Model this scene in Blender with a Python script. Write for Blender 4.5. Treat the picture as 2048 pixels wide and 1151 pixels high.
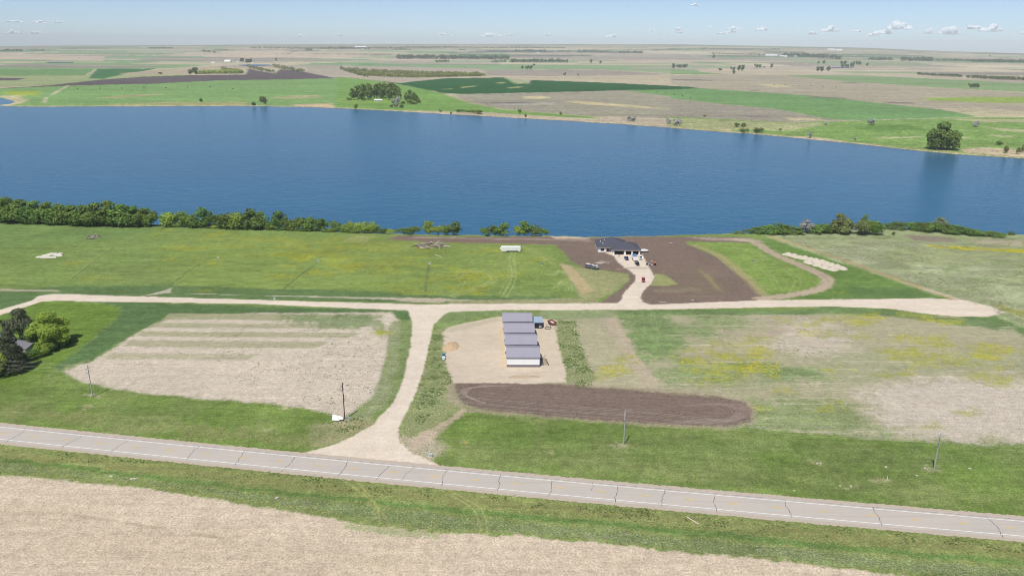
import bpy, bmesh, math, random
import numpy as np
from mathutils import Vector

for o in list(bpy.data.objects): bpy.data.objects.remove(o)
scene = bpy.context.scene
COL = scene.collection

# ------------------------------------------------------------------ camera
FPX, PITCH, ROLL, CAMH = 1510.0, math.radians(17.64), math.radians(0.42), 120.8
cam_d = bpy.data.cameras.new('camera'); cam = bpy.data.objects.new('camera', cam_d); COL.objects.link(cam)
cam_d.sensor_width = 36.0; cam_d.lens = FPX / 2048 * 36.0
cam_d.clip_start = 1.0; cam_d.clip_end = 120000.0
_cp, _sp = math.cos(PITCH), math.sin(PITCH)
VF = np.array([0, _cp, -_sp]); VU = np.array([0, _sp, _cp]); VR = np.array([1.0, 0, 0])
_c, _s = math.cos(ROLL), math.sin(ROLL)
VR, VU = _c * VR + _s * VU, -_s * VR + _c * VU
from mathutils import Matrix
cam.matrix_world = Matrix(((VR[0], VU[0], -VF[0], 0), (VR[1], VU[1], -VF[1], 0), (VR[2], VU[2], -VF[2], CAMH), (0, 0, 0, 1)))
scene.camera = cam

# ------------------------------------------------------------------ sky, sun, exposure
SUN_EL, SUN_AZ = math.radians(62), math.radians(180 + 26.5)      # azimuth clockwise from +Y
world = bpy.data.worlds.new('World'); scene.world = world; world.use_nodes = True
wn = world.node_tree; wn.nodes.clear()
sky = wn.nodes.new('ShaderNodeTexSky'); sky.sky_type = 'NISHITA'; sky.sun_disc = False
sky.sun_elevation = SUN_EL; sky.sun_rotation = SUN_AZ
sky.altitude = 500; sky.air_density = 0.55; sky.dust_density = 0.5; sky.ozone_density = 1.3
bg = wn.nodes.new('ShaderNodeBackground'); bg.inputs[1].default_value = 0.098
wo = wn.nodes.new('ShaderNodeOutputWorld')
wn.links.new(sky.outputs[0], bg.inputs[0]); wn.links.new(bg.outputs[0], wo.inputs[0])
sun_d = bpy.data.lights.new('sun', 'SUN'); sun_d.energy = 3.7; sun_d.angle = math.radians(0.53); sun_d.color = (1.0, 0.955, 0.89)
sun = bpy.data.objects.new('sun', sun_d); COL.objects.link(sun); sun.location = (0, 0, 300)
_dir = Vector((-math.sin(SUN_AZ) * math.cos(SUN_EL), -math.cos(SUN_AZ) * math.cos(SUN_EL), -math.sin(SUN_EL)))
sun.rotation_euler = _dir.to_track_quat('-Z', 'Y').to_euler()
vs = scene.view_settings
vs.view_transform = 'Standard'; vs.look = 'None'; vs.exposure = 0.38; vs.gamma = 1.0; vs.use_curve_mapping = False
scene.render.resolution_x, scene.render.resolution_y = 1024, 575
scene.cycles.filter_width = 1.0

# ------------------------------------------------------------------ survey helpers: picture points to places on the ground
def ray(px, py):
    return VR * (px - 1024) / FPX - VU * (py - 575.5) / FPX + VF
def G(px, py, z=0.0):
    d = ray(px, py); t = (z - CAMH) / d[2]
    return np.array([d[0] * t, d[1] * t, z])
WATER = -4.0
HZX = np.radians([-60, -36, -22, -12, 0, 12, 19, 24, 29, 35, 60])
HZP = np.array([-5.0, -4.3, 0.5, 4.2, 6.5, 7.9, 5.4, 3.8, -1.0, -4.0, -5.0])
def far_z(x, y):
    d = np.hypot(x, y); az = np.arctan2(x, y)
    top = CAMH + 16000 * np.interp(az, HZX, HZP) / FPX + 3
    t = np.clip((d - 5200) / 10800, 0, 1); s = t * t * (3 - 2 * t)
    t2 = np.clip((d - 16200) / 3000, 0, 1)
    return -3.0 + top * s * (1 - 1.2 * t2)
def GF(px, py):
    d = ray(px, py)
    t = (-3.0 - CAMH) / min(d[2], -1e-4)
    if t * d[1] < 4800: return np.array([d[0] * t, d[1] * t, -3.0])
    ts = np.linspace(4500, 17500, 2600)
    X, Y, Z = d[0] * ts, d[1] * ts, CAMH + d[2] * ts
    k = np.nonzero(Z <= far_z(X, Y))[0]
    i = k[0] if len(k) else int(np.argmin(Z - far_z(X, Y) + (np.abs(ts - 15800) > 300) * 1e3))
    return np.array([X[i], Y[i], float(far_z(X[i], Y[i]))])
def mpp(p):
    return float(np.linalg.norm(np.asarray(p) - np.array([0, 0, CAMH])) / FPX)

# ------------------------------------------------------------------ colours, noise
def lin(c):
    c = np.asarray(c, float) / 255.0
    return np.where(c <= 0.04045, c / 12.92, ((c + 0.055) / 1.055) ** 2.4)
KLIT = 1.5; GREEN_FIX = True
def alb(*c):            # a sunlit colour as the eye reads it -> albedo
    r, g, b = c
    if GREEN_FIX and g > r and g > b: r, g, b = r + 0.36 * (g - r), g * 1.02, b + 0.20 * (g - b)
    return np.clip(lin((r, g, b)) / KLIT, 0.003, 0.85)
def rgba(c): return (float(c[0]), float(c[1]), float(c[2]), 1.0)
_rs = np.random.RandomState(7); _TAB = _rs.rand(256, 256)
def vnoise(x, y):
    xi = np.floor(x).astype(np.int64); yi = np.floor(y).astype(np.int64)
    fx = x - xi; fy = y - yi
    fx = fx * fx * (3 - 2 * fx); fy = fy * fy * (3 - 2 * fy)
    a = _TAB[yi & 255, xi & 255]; b = _TAB[yi & 255, (xi + 1) & 255]
    c = _TAB[(yi + 1) & 255, xi & 255]; d = _TAB[(yi + 1) & 255, (xi + 1) & 255]
    return (a * (1 - fx) + b * fx) * (1 - fy) + (c * (1 - fx) + d * fx) * fy
def fbm(x, y, s, o=4, seed=0):
    r = 0; a = 0.5; t = 0
    for i in range(o):
        r = r + a * vnoise(x / s + seed * 17.3 + i * 31.7, y / s + seed * 9.1 + i * 11.3); t += a; a *= 0.55; s *= 0.5
    return r / t
def sstep(a, b, v):
    t = np.clip((v - a) / (b - a), 0, 1); return t * t * (3 - 2 * t)

# ------------------------------------------------------------------ materials
MATS = {}
def nodemat(name):
    m = bpy.data.materials.new(name); m.use_nodes = True
    nt = m.node_tree; return m, nt, nt.nodes['Principled BSDF']
def N(nt, kind, **kw):
    n = nt.nodes.new(kind)
    for k, v in kw.items(): setattr(n, k, v)
    return n
def mixc(nt, fac, a, b, blend='MIX'):
    n = nt.nodes.new('ShaderNodeMix'); n.data_type = 'RGBA'; n.blend_type = blend
    for s, v in ((0, fac), (6, a), (7, b)):
        if hasattr(v, 'node'): nt.links.new(v, n.inputs[s])
        elif s == 0: n.inputs[0].default_value = v
        else: n.inputs[s].default_value = v if len(v) == 4 else rgba(v)
    return n.outputs[2]
def math_(nt, op, a, b=0.0, clamp=False):
    n = nt.nodes.new('ShaderNodeMath'); n.operation = op; n.use_clamp = clamp
    for s, v in ((0, a), (1, b)):
        if hasattr(v, 'node'): nt.links.new(v, n.inputs[s])
        else: n.inputs[s].default_value = v
    return n.outputs[0]
def maprange(nt, v, a, b, c, d, smooth=False):
    n = nt.nodes.new('ShaderNodeMapRange'); n.interpolation_type = 'SMOOTHSTEP' if smooth else 'LINEAR'
    for s, q in ((0, v), (1, a), (2, b), (3, c), (4, d)):
        if hasattr(q, 'node'): nt.links.new(q, n.inputs[s])
        else: n.inputs[s].default_value = q
    return n.outputs[0]
def noise(nt, scale, detail=4, rough=0.6, vec=None, stretch=None):
    n = nt.nodes.new('ShaderNodeTexNoise'); n.inputs['Scale'].default_value = scale
    n.inputs['Detail'].default_value = detail; n.inputs['Roughness'].default_value = rough
    if vec is None:
        tc = nt.nodes.new('ShaderNodeTexCoord'); vec = tc.outputs['Object']
    if stretch:
        mp = nt.nodes.new('ShaderNodeMapping'); mp.inputs['Scale'].default_value = stretch
        mp.inputs['Rotation'].default_value = (0, 0, math.radians(stretch[2] if len(stretch) > 2 else 0))
        mp.inputs['Scale'].default_value = (stretch[0], stretch[1], 1)
        nt.links.new(vec, mp.inputs[0]); vec = mp.outputs[0]
    nt.links.new(vec, n.inputs['Vector']); return n.outputs['Fac']
def ground_mat(name, k):            # k: size of the finest patches in metres
    m, nt, b = nodemat(name)
    cd = N(nt, 'ShaderNodeAttribute', attribute_name='Cd').outputs['Color']
    ce = N(nt, 'ShaderNodeAttribute', attribute_name='Ce').outputs['Color']
    de = N(nt, 'ShaderNodeAttribute', attribute_name='dens').outputs['Fac']
    n1 = noise(nt, 1 / k, 3, 0.65)
    thr = math_(nt, 'SUBTRACT', 0.80, math_(nt, 'MULTIPLY', de, 0.58))
    fl = maprange(nt, math_(nt, 'SUBTRACT', n1, thr), -0.05, 0.05, 0, 1, True)
    c = mixc(nt, fl, cd, ce)
    n2 = noise(nt, 1 / (k * 8), 8, 0.74)
    n3 = noise(nt, 1 / (k * 0.8), 4, 0.8); n5 = noise(nt, 1 / (k * 3.2), 2, 0.8)
    n4 = noise(nt, 1 / (k * 2.2), 5, 0.75, stretch=(0.05, 1.0, -2))
    v = math_(nt, 'MULTIPLY', math_(nt, 'MULTIPLY', maprange(nt, n2, 0.25, 0.75, 0.82, 1.18), maprange(nt, n5, 0.25, 0.75, 0.76, 1.24)), maprange(nt, n3, 0.2, 0.8, 0.40, 1.60))
    v = math_(nt, 'MULTIPLY', v, maprange(nt, n4, 0.25, 0.75, 0.82, 1.18))
    gr = N(nt, 'ShaderNodeAttribute', attribute_name='grain').outputs['Fac']
    v = math_(nt, 'ADD', 1.0, math_(nt, 'MULTIPLY', math_(nt, 'SUBTRACT', v, 1.0), gr))
    vm = N(nt, 'ShaderNodeVectorMath', operation='SCALE'); nt.links.new(c, vm.inputs[0]); nt.links.new(v, vm.inputs['Scale'])
    nt.links.new(vm.outputs[0], b.inputs['Base Color'])
    b.inputs['Roughness'].default_value = 0.95; b.inputs['Specular IOR Level'].default_value = 0.05
    bp = N(nt, 'ShaderNodeBump'); bp.inputs['Strength'].default_value = 0.35; bp.inputs['Distance'].default_value = k * 0.35
    nt.links.new(n1, bp.inputs['Height']); nt.links.new(bp.outputs[0], b.inputs['Normal'])
    return m
def plain(name, col, rough=0.6, metal=0.0, var=0.12, scale=1.5, spec=0.4, bump=0.0, stretch=None):
    if name in MATS: return MATS[name]
    m, nt, b = nodemat(name)
    n = noise(nt, scale, 4, 0.6, stretch=stretch)
    c = mixc(nt, maprange(nt, n, 0.25, 0.75, 0, 1), np.asarray(col) * (1 - var), np.clip(np.asarray(col) * (1 + var), 0, 0.9))
    nt.links.new(c, b.inputs['Base Color'])
    b.inputs['Roughness'].default_value = rough; b.inputs['Metallic'].default_value = metal; b.inputs['Specular IOR Level'].default_value = spec
    if bump:
        bp = N(nt, 'ShaderNodeBump'); bp.inputs['Strength'].default_value = bump; bp.inputs['Distance'].default_value = 0.05
        nt.links.new(n, bp.inputs['Height']); nt.links.new(bp.outputs[0], b.inputs['Normal'])
    MATS[name] = m; return m
def leafmat(name, c1, c2, trans=0.3, hue=0.04):
    if name in MATS: return MATS[name]
    m, nt, b = nodemat(name)
    oi = N(nt, 'ShaderNodeObjectInfo')
    n = noise(nt, 0.5, 3, 0.6)
    c = mixc(nt, maprange(nt, n, 0.3, 0.7, 0, 1), c1, c2)
    hs = N(nt, 'ShaderNodeHueSaturation')
    nt.links.new(c, hs.inputs['Color'])
    nt.links.new(maprange(nt, oi.outputs['Random'], 0, 1, 0.5 - hue * 0.3, 0.5 + hue * 0.7), hs.inputs['Hue'])
    nt.links.new(maprange(nt, math_(nt, 'FRACT', math_(nt, 'MULTIPLY', oi.outputs['Random'], 7.31)), 0, 1, 0.78, 1.2), hs.inputs['Value'])
    nt.links.new(hs.outputs[0], b.inputs['Base Color']); b.inputs['Roughness'].default_value = 0.75; b.inputs['Specular IOR Level'].default_value = 0.2
    tr = N(nt, 'ShaderNodeBsdfTranslucent'); nt.links.new(hs.outputs[0], tr.inputs['Color'])
    mx = N(nt, 'ShaderNodeMixShader'); mx.inputs[0].default_value = trans
    out = nt.nodes['Material Output']
    nt.links.new(b.outputs[0], mx.inputs[1]); nt.links.new(tr.outputs[0], mx.inputs[2]); nt.links.new(mx.outputs[0], out.inputs[0])
    MATS[name] = m; return m

# ------------------------------------------------------------------ object helpers
def tag(o, label=None, cat=None, group=None, kind=None):
    if label: o['label'] = label
    if cat: o['category'] = cat
    if group: o['group'] = group
    if kind: o['kind'] = kind
    return o
def empty(name, loc, rz=0.0, label=None, cat=None, group=None):
    o = bpy.data.objects.new(name, None); COL.objects.link(o); o.empty_display_size = 0.3
    o.location = [float(v) for v in loc]; o.rotation_euler = (0, 0, rz)
    return tag(o, label, cat, group)
def link(name, me, parent=None, loc=None):
    o = bpy.data.objects.new(name, me); COL.objects.link(o)
    if parent is not None: o.parent = parent
    if loc is not None: o.location = [float(v) for v in loc]
    return o
def copy_tree(o, parent=None):
    c = o.copy(); COL.objects.link(c)
    if parent is not None: c.parent = parent
    for ch in list(o.children): copy_tree(ch, c)
    return c
class MB:
    def __init__(s): s.v = []; s.f = []; s.smooth = False
    def add(s, vs_, fs):
        k = len(s.v); s.v += [tuple(float(q) for q in p) for p in vs_]; s.f += [tuple(i + k for i in f) for f in fs]; return s
    def box(s, x0, x1, y0, y1, z0, z1):
        return s.add([(x0, y0, z0), (x1, y0, z0), (x1, y1, z0), (x0, y1, z0), (x0, y0, z1), (x1, y0, z1), (x1, y1, z1), (x0, y1, z1)],
                     [(0, 3, 2, 1), (4, 5, 6, 7), (0, 1, 5, 4), (1, 2, 6, 5), (2, 3, 7, 6), (3, 0, 4, 7)])
    def tube(s, a, b, r0, r1=None, n=8):
        a = Vector(a); b = Vector(b); r1 = r0 if r1 is None else r1
        d = (b - a).normalized(); u = d.orthogonal().normalized(); w = d.cross(u)
        vs_ = []
        for p, r in ((a, r0), (b, r1)):
            for i in range(n):
                t = 2 * math.pi * i / n; vs_.append(p + u * math.cos(t) * r + w * math.sin(t) * r)
        fs = [(i, (i + 1) % n, n + (i + 1) % n, n + i) for i in range(n)] + [tuple(range(n - 1, -1, -1)), tuple(range(n, 2 * n))]
        return s.add(vs_, fs)
    def prism(s, prof, x0, x1, inset=None):     # profile in (y,z), swept along x
        n = len(prof)
        vs_ = [(x0, y, z) for y, z in prof] + [(x1, y, z) for y, z in prof]
        fs = [(i, n + i, n + (i + 1) % n, (i + 1) % n) for i in range(n)] + [tuple(range(n)), tuple(range(2 * n - 1, n - 1, -1))]
        return s.add(vs_, fs)
    def build(s, name, mat, parent=None, loc=None, bevel=0.0, smooth=False):
        me = bpy.data.meshes.new(name); me.from_pydata(s.v, [], s.f); me.validate()
        bm = bmesh.new(); bm.from_mesh(me); bmesh.ops.recalc_face_normals(bm, faces=bm.faces)
        if bevel: bmesh.ops.bevel(bm, geom=list(bm.edges), offset=bevel, segments=2, affect='EDGES', clamp_overlap=True)
        bm.to_mesh(me); bm.free()
        if smooth: me.polygons.foreach_set('use_smooth', [True] * len(me.polygons))
        me.materials.append(mat)
        return link(name, me, parent, loc)
def numesh(name, V, Fq):                          # quick quad mesh from arrays
    me = bpy.data.meshes.new(name)
    me.vertices.add(len(V)); me.vertices.foreach_set('co', np.asarray(V, np.float32).ravel())
    k = Fq.shape[1]
    me.loops.add(Fq.size); me.loops.foreach_set('vertex_index', np.asarray(Fq, np.int32).ravel())
    me.polygons.add(len(Fq)); me.polygons.foreach_set('loop_start', np.arange(0, Fq.size, k, dtype=np.int32))
    me.polygons.foreach_set('loop_total', np.full(len(Fq), k, np.int32))
    me.update(calc_edges=True); return me
# ================================================================== THE GROUND
class Painter:
    """albedo layers over a set of ground points: base colour, fleck colour, fleck density"""
    def __init__(s, X, Y, warp_scale, proj):
        s.X, s.Y, s.proj = X, Y, proj
        s.cd = np.zeros((len(X), 3)); s.ce = np.zeros((len(X), 3)); s.de = np.zeros(len(X))
        s.id = np.zeros(len(X), np.int32); s.gr = np.ones(len(X))
        s.ws = warp_scale
        s.wx = fbm(X, Y, warp_scale * 6, 4, 1) - 0.5; s.wy = fbm(X, Y, warp_scale * 6, 4, 2) - 0.5
        s.hx = fbm(X, Y, warp_scale * 1.2, 2, 3) - 0.5
    def pts(s, P): return np.array([s.proj(*p)[:2] for p in P])
    def poly_sd(s, Q, warp):
        """signed distance (positive inside) to polygon Q, evaluated only near it"""
        x = s.X + s.wx * warp * 4; y = s.Y + s.wy * warp * 4
        mx, my = Q[:, 0].max() - Q[:, 0].min(), Q[:, 1].max() - Q[:, 1].min()
        pad = max(10 * s.ws, 6 * warp)
        sel = np.nonzero((x > Q[:, 0].min() - pad) & (x < Q[:, 0].max() + pad) & (y > Q[:, 1].min() - pad) & (y < Q[:, 1].max() + pad))[0]
        xs, ys = x[sel], y[sel]
        d2 = np.full(len(sel), 1e18); ins = np.zeros(len(sel), bool)
        for a, b in zip(Q, np.roll(Q, -1, 0)):
            e = b - a; L = max((e ** 2).sum(), 1e-9)
            t = np.clip(((xs - a[0]) * e[0] + (ys - a[1]) * e[1]) / L, 0, 1)
            d2 = np.minimum(d2, (xs - a[0] - t * e[0]) ** 2 + (ys - a[1] - t * e[1]) ** 2)
            cr = (a[1] > ys) != (b[1] > ys)
            with np.errstate(divide='ignore', invalid='ignore'):
                xi = (b[0] - a[0]) * (ys - a[1]) / (b[1] - a[1] if b[1] != a[1] else 1e-9) + a[0]
            ins ^= cr & (xs < xi)
        d = np.sqrt(d2); return sel, np.where(ins, d, -d)
    def put(s, sel, m, base=None, fleck=None, dens=None, ident=None):
        m = m[:, None]
        if base is not None: s.cd[sel] = s.cd[sel] * (1 - m) + np.asarray(base) * m
        if fleck is not None: s.ce[sel] = s.ce[sel] * (1 - m) + np.asarray(fleck) * m
        if dens is not None: s.de[sel] = s.de[sel] * (1 - m[:, 0]) + dens * m[:, 0]
        if ident is not None: s.id[sel[m[:, 0] > 0.5]] = ident
    def poly(s, P, base=None, fleck=None, dens=None, feather=1.0, warp=1.0, op=1.0, ident=None, mottle=0.0, ms=8.0, seed=5, raw=False):
        Q = np.asarray(P, float) if raw else s.pts(P)
        sel, sd = s.poly_sd(Q, warp)
        m = sstep(-feather, feather, sd + s.hx[sel] * feather * 2.2) * op
        if mottle: m = m * sstep(0.5 - 0.18, 0.5 + 0.18, fbm(s.X[sel], s.Y[sel], ms, 4, seed) + (0.5 - mottle) )
        s.put(sel, m, base, fleck, dens, ident)
    def blob(s, px, py, rx, ry, base=None, fleck=None, dens=None, op=1.0, seed=5, ms=4.0):
        t = np.linspace(0, 2 * np.pi, 14)[:-1]
        r = 1 + 0.3 * np.sin(3 * t + seed) + 0.15 * np.sin(5 * t + 2 * seed)
        P = [(px + rx * k * math.cos(a), py + ry * k * math.sin(a)) for a, k in zip(t, r)]
        s.poly(P, base, fleck, dens, feather=s.ws * 2.5, warp=s.ws * 1.5, op=op, mottle=0.38, ms=ms, seed=seed)
    def line(s, P, w, base=None, fleck=None, dens=None, op=1.0, soft=0.5, raw=False, brk=0.0, ident=None):
        Q = np.asarray(P, float) if raw else s.pts(P)
        pad = w + 4 * s.ws
        sel = np.nonzero((s.X > Q[:, 0].min() - pad) & (s.X < Q[:, 0].max() + pad) & (s.Y > Q[:, 1].min() - pad) & (s.Y < Q[:, 1].max() + pad))[0]
        if not len(sel): return
        xs, ys = s.X[sel], s.Y[sel]; d2 = np.full(len(sel), 1e18)
        for a, b in zip(Q[:-1], Q[1:]):
            e = b - a; L = max((e ** 2).sum(), 1e-9)
            t = np.clip(((xs - a[0]) * e[0] + (ys - a[1]) * e[1]) / L, 0, 1)
            d2 = np.minimum(d2, (xs - a[0] - t * e[0]) ** 2 + (ys - a[1] - t * e[1]) ** 2)
        m = 1 - sstep(w * 0.5 * (1 - soft), w * 0.5 * (1 + soft) + 0.05, np.sqrt(d2) + s.hx[sel] * w * 0.5)
        m = m * op
        if brk: m = m * sstep(brk - 0.15, brk + 0.15, fbm(xs, ys, 6, 3, 8))
        s.put(sel, m, base, fleck, dens, ident)
def smooth_line(P, n=8):
    P = np.asarray(P, float); out = []
    for i in range(len(P) - 1):
        p0, p1, p2, p3 = P[max(i - 1, 0)], P[i], P[i + 1], P[min(i + 2, len(P) - 1)]
        for t in np.linspace(0, 1, n, endpoint=False):
            out.append(0.5 * ((2 * p1) + (-p0 + p2) * t + (2 * p0 - 5 * p1 + 4 * p2 - p3) * t * t + (-p0 + 3 * p1 - 3 * p2 + p3) * t ** 3))
    out.append(P[-1]); return np.array(out)

# ---- palette (sunlit colour read off the place, turned into albedo)
GRAVEL = alb(226, 212, 193); GRAVEL2 = alb(206, 190, 168)
SOIL = alb(216, 203, 184); SOIL2 = alb(198, 184, 162)
GRASS = alb(112, 143, 62); GRASS2 = alb(128, 156, 74); LUSH = alb(114, 146, 58); LUSH2 = alb(102, 132, 50)
DGRASS = alb(80, 118, 62); DGRASS2 = alb(104, 138, 82)
OLIVE = alb(146, 150, 100); DRY = alb(188, 174, 134); PALE = alb(203, 203, 172)
TILL = alb(128, 111, 100); TILL2 = alb(146, 129, 115)
YEL = alb(196, 190, 22); YGR = alb(150, 160, 40)

# ---- near land, from behind the camera to the lake
SH_PX = [(-500, 418), (-120, 428), (0, 433), (160, 442), (320, 449), (500, 455), (690, 461), (765, 466), (940, 470), (1020, 471), (1100, 470.5),
         (1170, 474), (1270, 472), (1380, 469), (1500, 465), (1600, 462), (1680, 460), (1765, 455), (1870, 457), (1960, 464), (2048, 469), (2300, 486), (2700, 510)]
SH = np.array([G(*p)[:2] for p in SH_PX]); SH = SH[np.argsort(SH[:, 0])]
def shore(x): return np.interp(x, SH[:, 0], SH[:, 1])
ys = [70.0]
while ys[-1] < 590: ys.append(ys[-1] + max(0.26, ys[-1] ** 2 * 1.02e-5))
ys = np.array(ys); NC = 860
us = np.linspace(-1, 1, NC)
YY = np.repeat(ys[:, None], NC, 1); XX = us[None, :] * (0.76 * YY + 45)
near_shape = YY.shape
X, Y = XX.ravel(), YY.ravel()
SX = shore(X) + (fbm(X, Y, 14, 3, 4) - 0.5) * 5
drop = sstep(0, 8, Y - SX)
Z = -5.5 * drop - 2.0 * sstep(8, 40, Y - SX)
P = Painter(X, Y, 1.0, G)
ALL = np.arange(len(X))
P.cd[:] = GRASS; P.ce[:] = GRASS2; P.de[:] = 0.45
big = fbm(X, Y, 40, 4, 11); mid = fbm(X, Y, 9, 4, 12); strk = fbm(X * 0.12, Y, 5, 3, 13)
P.put(ALL, sstep(0.42, 0.68, big) * 0.6, alb(126, 150, 70), alb(140, 160, 84))
P.put(ALL, sstep(0.52, 0.72, strk) * 0.35, alb(98, 134, 58))
P.put(ALL, sstep(0.55, 0.75, mid) * 0.3, alb(132, 152, 86))
def NP(pts, base=None, fleck=None, dens=None, feather=1.0, warp=1.0, op=1.0, **k):
    if feather <= 3: feather *= 0.55
    P.poly(pts, base, fleck, dens, feather, warp * (0.3 if feather < 2 else 0.7), op, **k)
# darker far-left part of the green field, towards the trees
NP([(-300, 430), (300, 440), (420, 455), (200, 480), (-300, 520)], alb(94, 138, 66), alb(112, 150, 80), 0.5, 6, 6, 0.6)
NP([(330, 470), (1100, 480), (1120, 560), (860, 596), (350, 575)], alb(124, 150, 64), alb(142, 164, 62), 0.45, 10, 8, 0.6)
# dark verge north of the gravel road
NP([(-200, 590), (130, 572), (330, 570), (540, 577), (700, 580), (860, 590), (1120, 593), (1120, 604), (860, 606), (500, 599), (130, 590), (0, 625), (-200, 690)], DGRASS, DGRASS2, 0.45, 3, 3, 0.9)
NP([(0, 576), (40, 578), (120, 580), (120, 583), (40, 582), (0, 581)], SOIL2, None, 0.2, 1, 1.5, 0.8)
NP([(280, 592), (330, 580), (345, 574), (340, 586), (860, 601), (980, 603), (980, 600), (860, 596), (500, 590), (340, 585)], SOIL, DGRASS2, 0.3, 0.8, 1.0, 0.8)
NP([(780, 598), (880, 595), (900, 601), (880, 606), (800, 603)], SOIL2, OLIVE, 0.35, 1, 2, 0.9)
NP([(900, 600), (1190, 596), (1200, 606), (900, 606)], OLIVE, DRY, 0.5, 1.5, 2, 0.9)
# lawn and dark belt west of the bare field
NP([(-300, 700), (70, 604), (150, 602), (245, 613), (240, 630), (170, 690), (110, 735), (60, 780), (-300, 860)], alb(98, 136, 42), alb(112, 146, 52), 0.4, 2, 2)
NP([(150, 600), (350, 607), (860, 622), (820, 640), (600, 632), (480, 628), (345, 630), (290, 655), (215, 700), (180, 725), (120, 742), (105, 735), (170, 690), (240, 628), (245, 613)], DGRASS, alb(98, 134, 80), 0.4, 2.5, 3)
NP([(120, 738), (170, 720), (185, 735), (150, 760)], OLIVE, GRASS2, 0.4, 3, 4)
# bare field, with weed strips along the rows
NP([(345, 634), (480, 626), (780, 624), (800, 640), (775, 700), (760, 760), (745, 795), (692, 835), (650, 826), (540, 808), (380, 796), (240, 782), (165, 766), (125, 742), (185, 722), (235, 690), (290, 655)], SOIL, SOIL2, 0.4, 2.0, 1.6)
for y0, y1, x0, x1, op in ((626, 638, 340, 770, 0.9), (645, 654, 310, 745, 0.75), (662, 672, 285, 725, 0.75), (680, 693, 260, 660, 0.7), (705, 717, 220, 520, 0.55)):
    NP([(x0, y0), (x1, y0 + 3), (x1 - 30, y1 + 3), (x0 - 15, y1)], alb(174, 172, 136), alb(138, 150, 98), 0.44, 1.3, 1.0, op)
NP([(560, 628), (760, 632), (770, 655), (640, 655), (560, 640)], alb(120, 146, 88), alb(98, 132, 74), 0.4, 4, 5, 0.8)
NP([(740, 640), (830, 640), (822, 700), (800, 780), (740, 840), (700, 845), (745, 795), (765, 740), (775, 690)], alb(160, 162, 118), alb(120, 146, 82), 0.42, 3, 3, 0.9)
NP([(800, 640), (824, 640), (822, 700), (806, 765), (786, 805), (765, 815), (795, 740)], alb(118, 146, 72), alb(98, 132, 60), 0.4, 2, 3, 0.7)
P.line([(778, 632), (772, 660), (768, 700), (752, 760), (722, 800)], 2.0, SOIL, None, 0.15, 0.7, 0.6)
NP([(765, 625), (790, 628), (780, 650), (768, 650)], SOIL, SOIL2, 0.3, 1.5, 2, 0.9)
P.blob(762, 664, 14, 4, YGR, YEL, 0.4)
# mown verge, north side of the highway
NP([(-300, 800), (60, 770), (120, 742), (165, 766), (240, 782), (380, 796), (540, 808), (650, 826), (670, 835), (660, 868), (610, 905), (400, 890), (-300, 830)], LUSH, LUSH2, 0.42, 2, 3)
NP([(0, 812), (200, 830), (420, 850), (600, 866), (650, 872), (610, 893), (400, 872), (200, 852), (0, 832)], alb(158, 152, 108), alb(122, 146, 66), 0.5, 4, 4, 0.75)
NP([(620, 850), (680, 840), (740, 835), (760, 850), (700, 880), (620, 895)], alb(172, 164, 126), alb(126, 146, 80), 0.42, 3, 3, 0.9)
# weedy field east of the sheds
NP([(1120, 634), (1500, 626), (1900, 632), (2020, 650), (2150, 700), (2300, 760), (2300, 920), (2048, 890), (1760, 878), (1500, 858), (1508, 818), (1440, 793), (1280, 780), (1130, 768), (1150, 700)], alb(186, 178, 148), alb(150, 160, 112), 0.42, 3, 4)
NP([(1235, 622), (1400, 622), (1500, 640), (1380, 700), (1440, 720), (1660, 735), (1660, 760), (1500, 775), (1320, 775), (1270, 710)], alb(122, 150, 86), alb(160, 166, 112), 0.42, 5, 6, 0.9, mottle=0.42, ms=18)
NP([(1240, 625), (1330, 625), (1370, 690), (1300, 720), (1265, 690)], alb(104, 142, 74), alb(140, 160, 96), 0.4, 4, 4, 0.8)
NP([(1500, 730), (1620, 735), (1640, 752), (1540, 750)], alb(104, 142, 74), None, 0.4, 4, 4, 0.7)
NP([(1500, 800), (1660, 798), (1740, 840), (1760, 870), (1500, 855)], alb(126, 152, 84), alb(164, 168, 118), 0.42, 5, 6, 0.85)
NP([(1620, 700), (2060, 710), (2200, 760), (1900, 745), (1700, 770), (1640, 740)], alb(172, 172, 138), alb(130, 150, 92), 0.4, 6, 6, 0.8)
NP([(1560, 690), (1590, 640), (1680, 650), (1700, 700), (1650, 720)], alb(206, 194, 176), None, 0.15, 8, 8, 0.85)
NP([(1720, 770), (1880, 755), (2200, 770), (2300, 880), (2048, 888), (1850, 872), (1740, 830)], alb(208, 197, 180), alb(188, 180, 150), 0.3, 8, 8)
NP([(1900, 642), (2010, 648), (2100, 690), (2200, 730), (2200, 640), (2000, 625)], alb(92, 132, 70), alb(112, 148, 82), 0.4, 4, 4, 0.9)
NP([(1560, 622), (1660, 612), (1760, 618), (1860, 632), (1960, 640), (2040, 650), (1990, 660), (1850, 640), (1700, 626), (1480, 630), (1240, 626), (1240, 621), (1480, 618)], alb(100, 136, 76), alb(128, 152, 92), 0.4, 2, 3, 0.9)
NP([(1200, 622), (1228, 622), (1262, 690), (1300, 745), (1325, 778), (1285, 776), (1262, 730), (1228, 680)], alb(190, 176, 150), SOIL2, 0.4, 2, 2, 0.95)
NP([(1140, 705), (1160, 690), (1230, 690), (1280, 775), (1190, 765)], alb(190, 182, 152), alb(158, 164, 112), 0.38, 4, 4, 0.8)
for y0 in (650, 668, 688, 703, 722, 738, 752, 766, 780, 795, 806, 816, 834, 846, 862):
    x0 = 1330 if y0 < 790 else 1530
    P.line([(x0, y0 + 2), (1700, y0), (2040, y0 + 4)], 0.7, SOIL, None, 0.2, 0.5, 0.4, brk=0.5)
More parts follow.
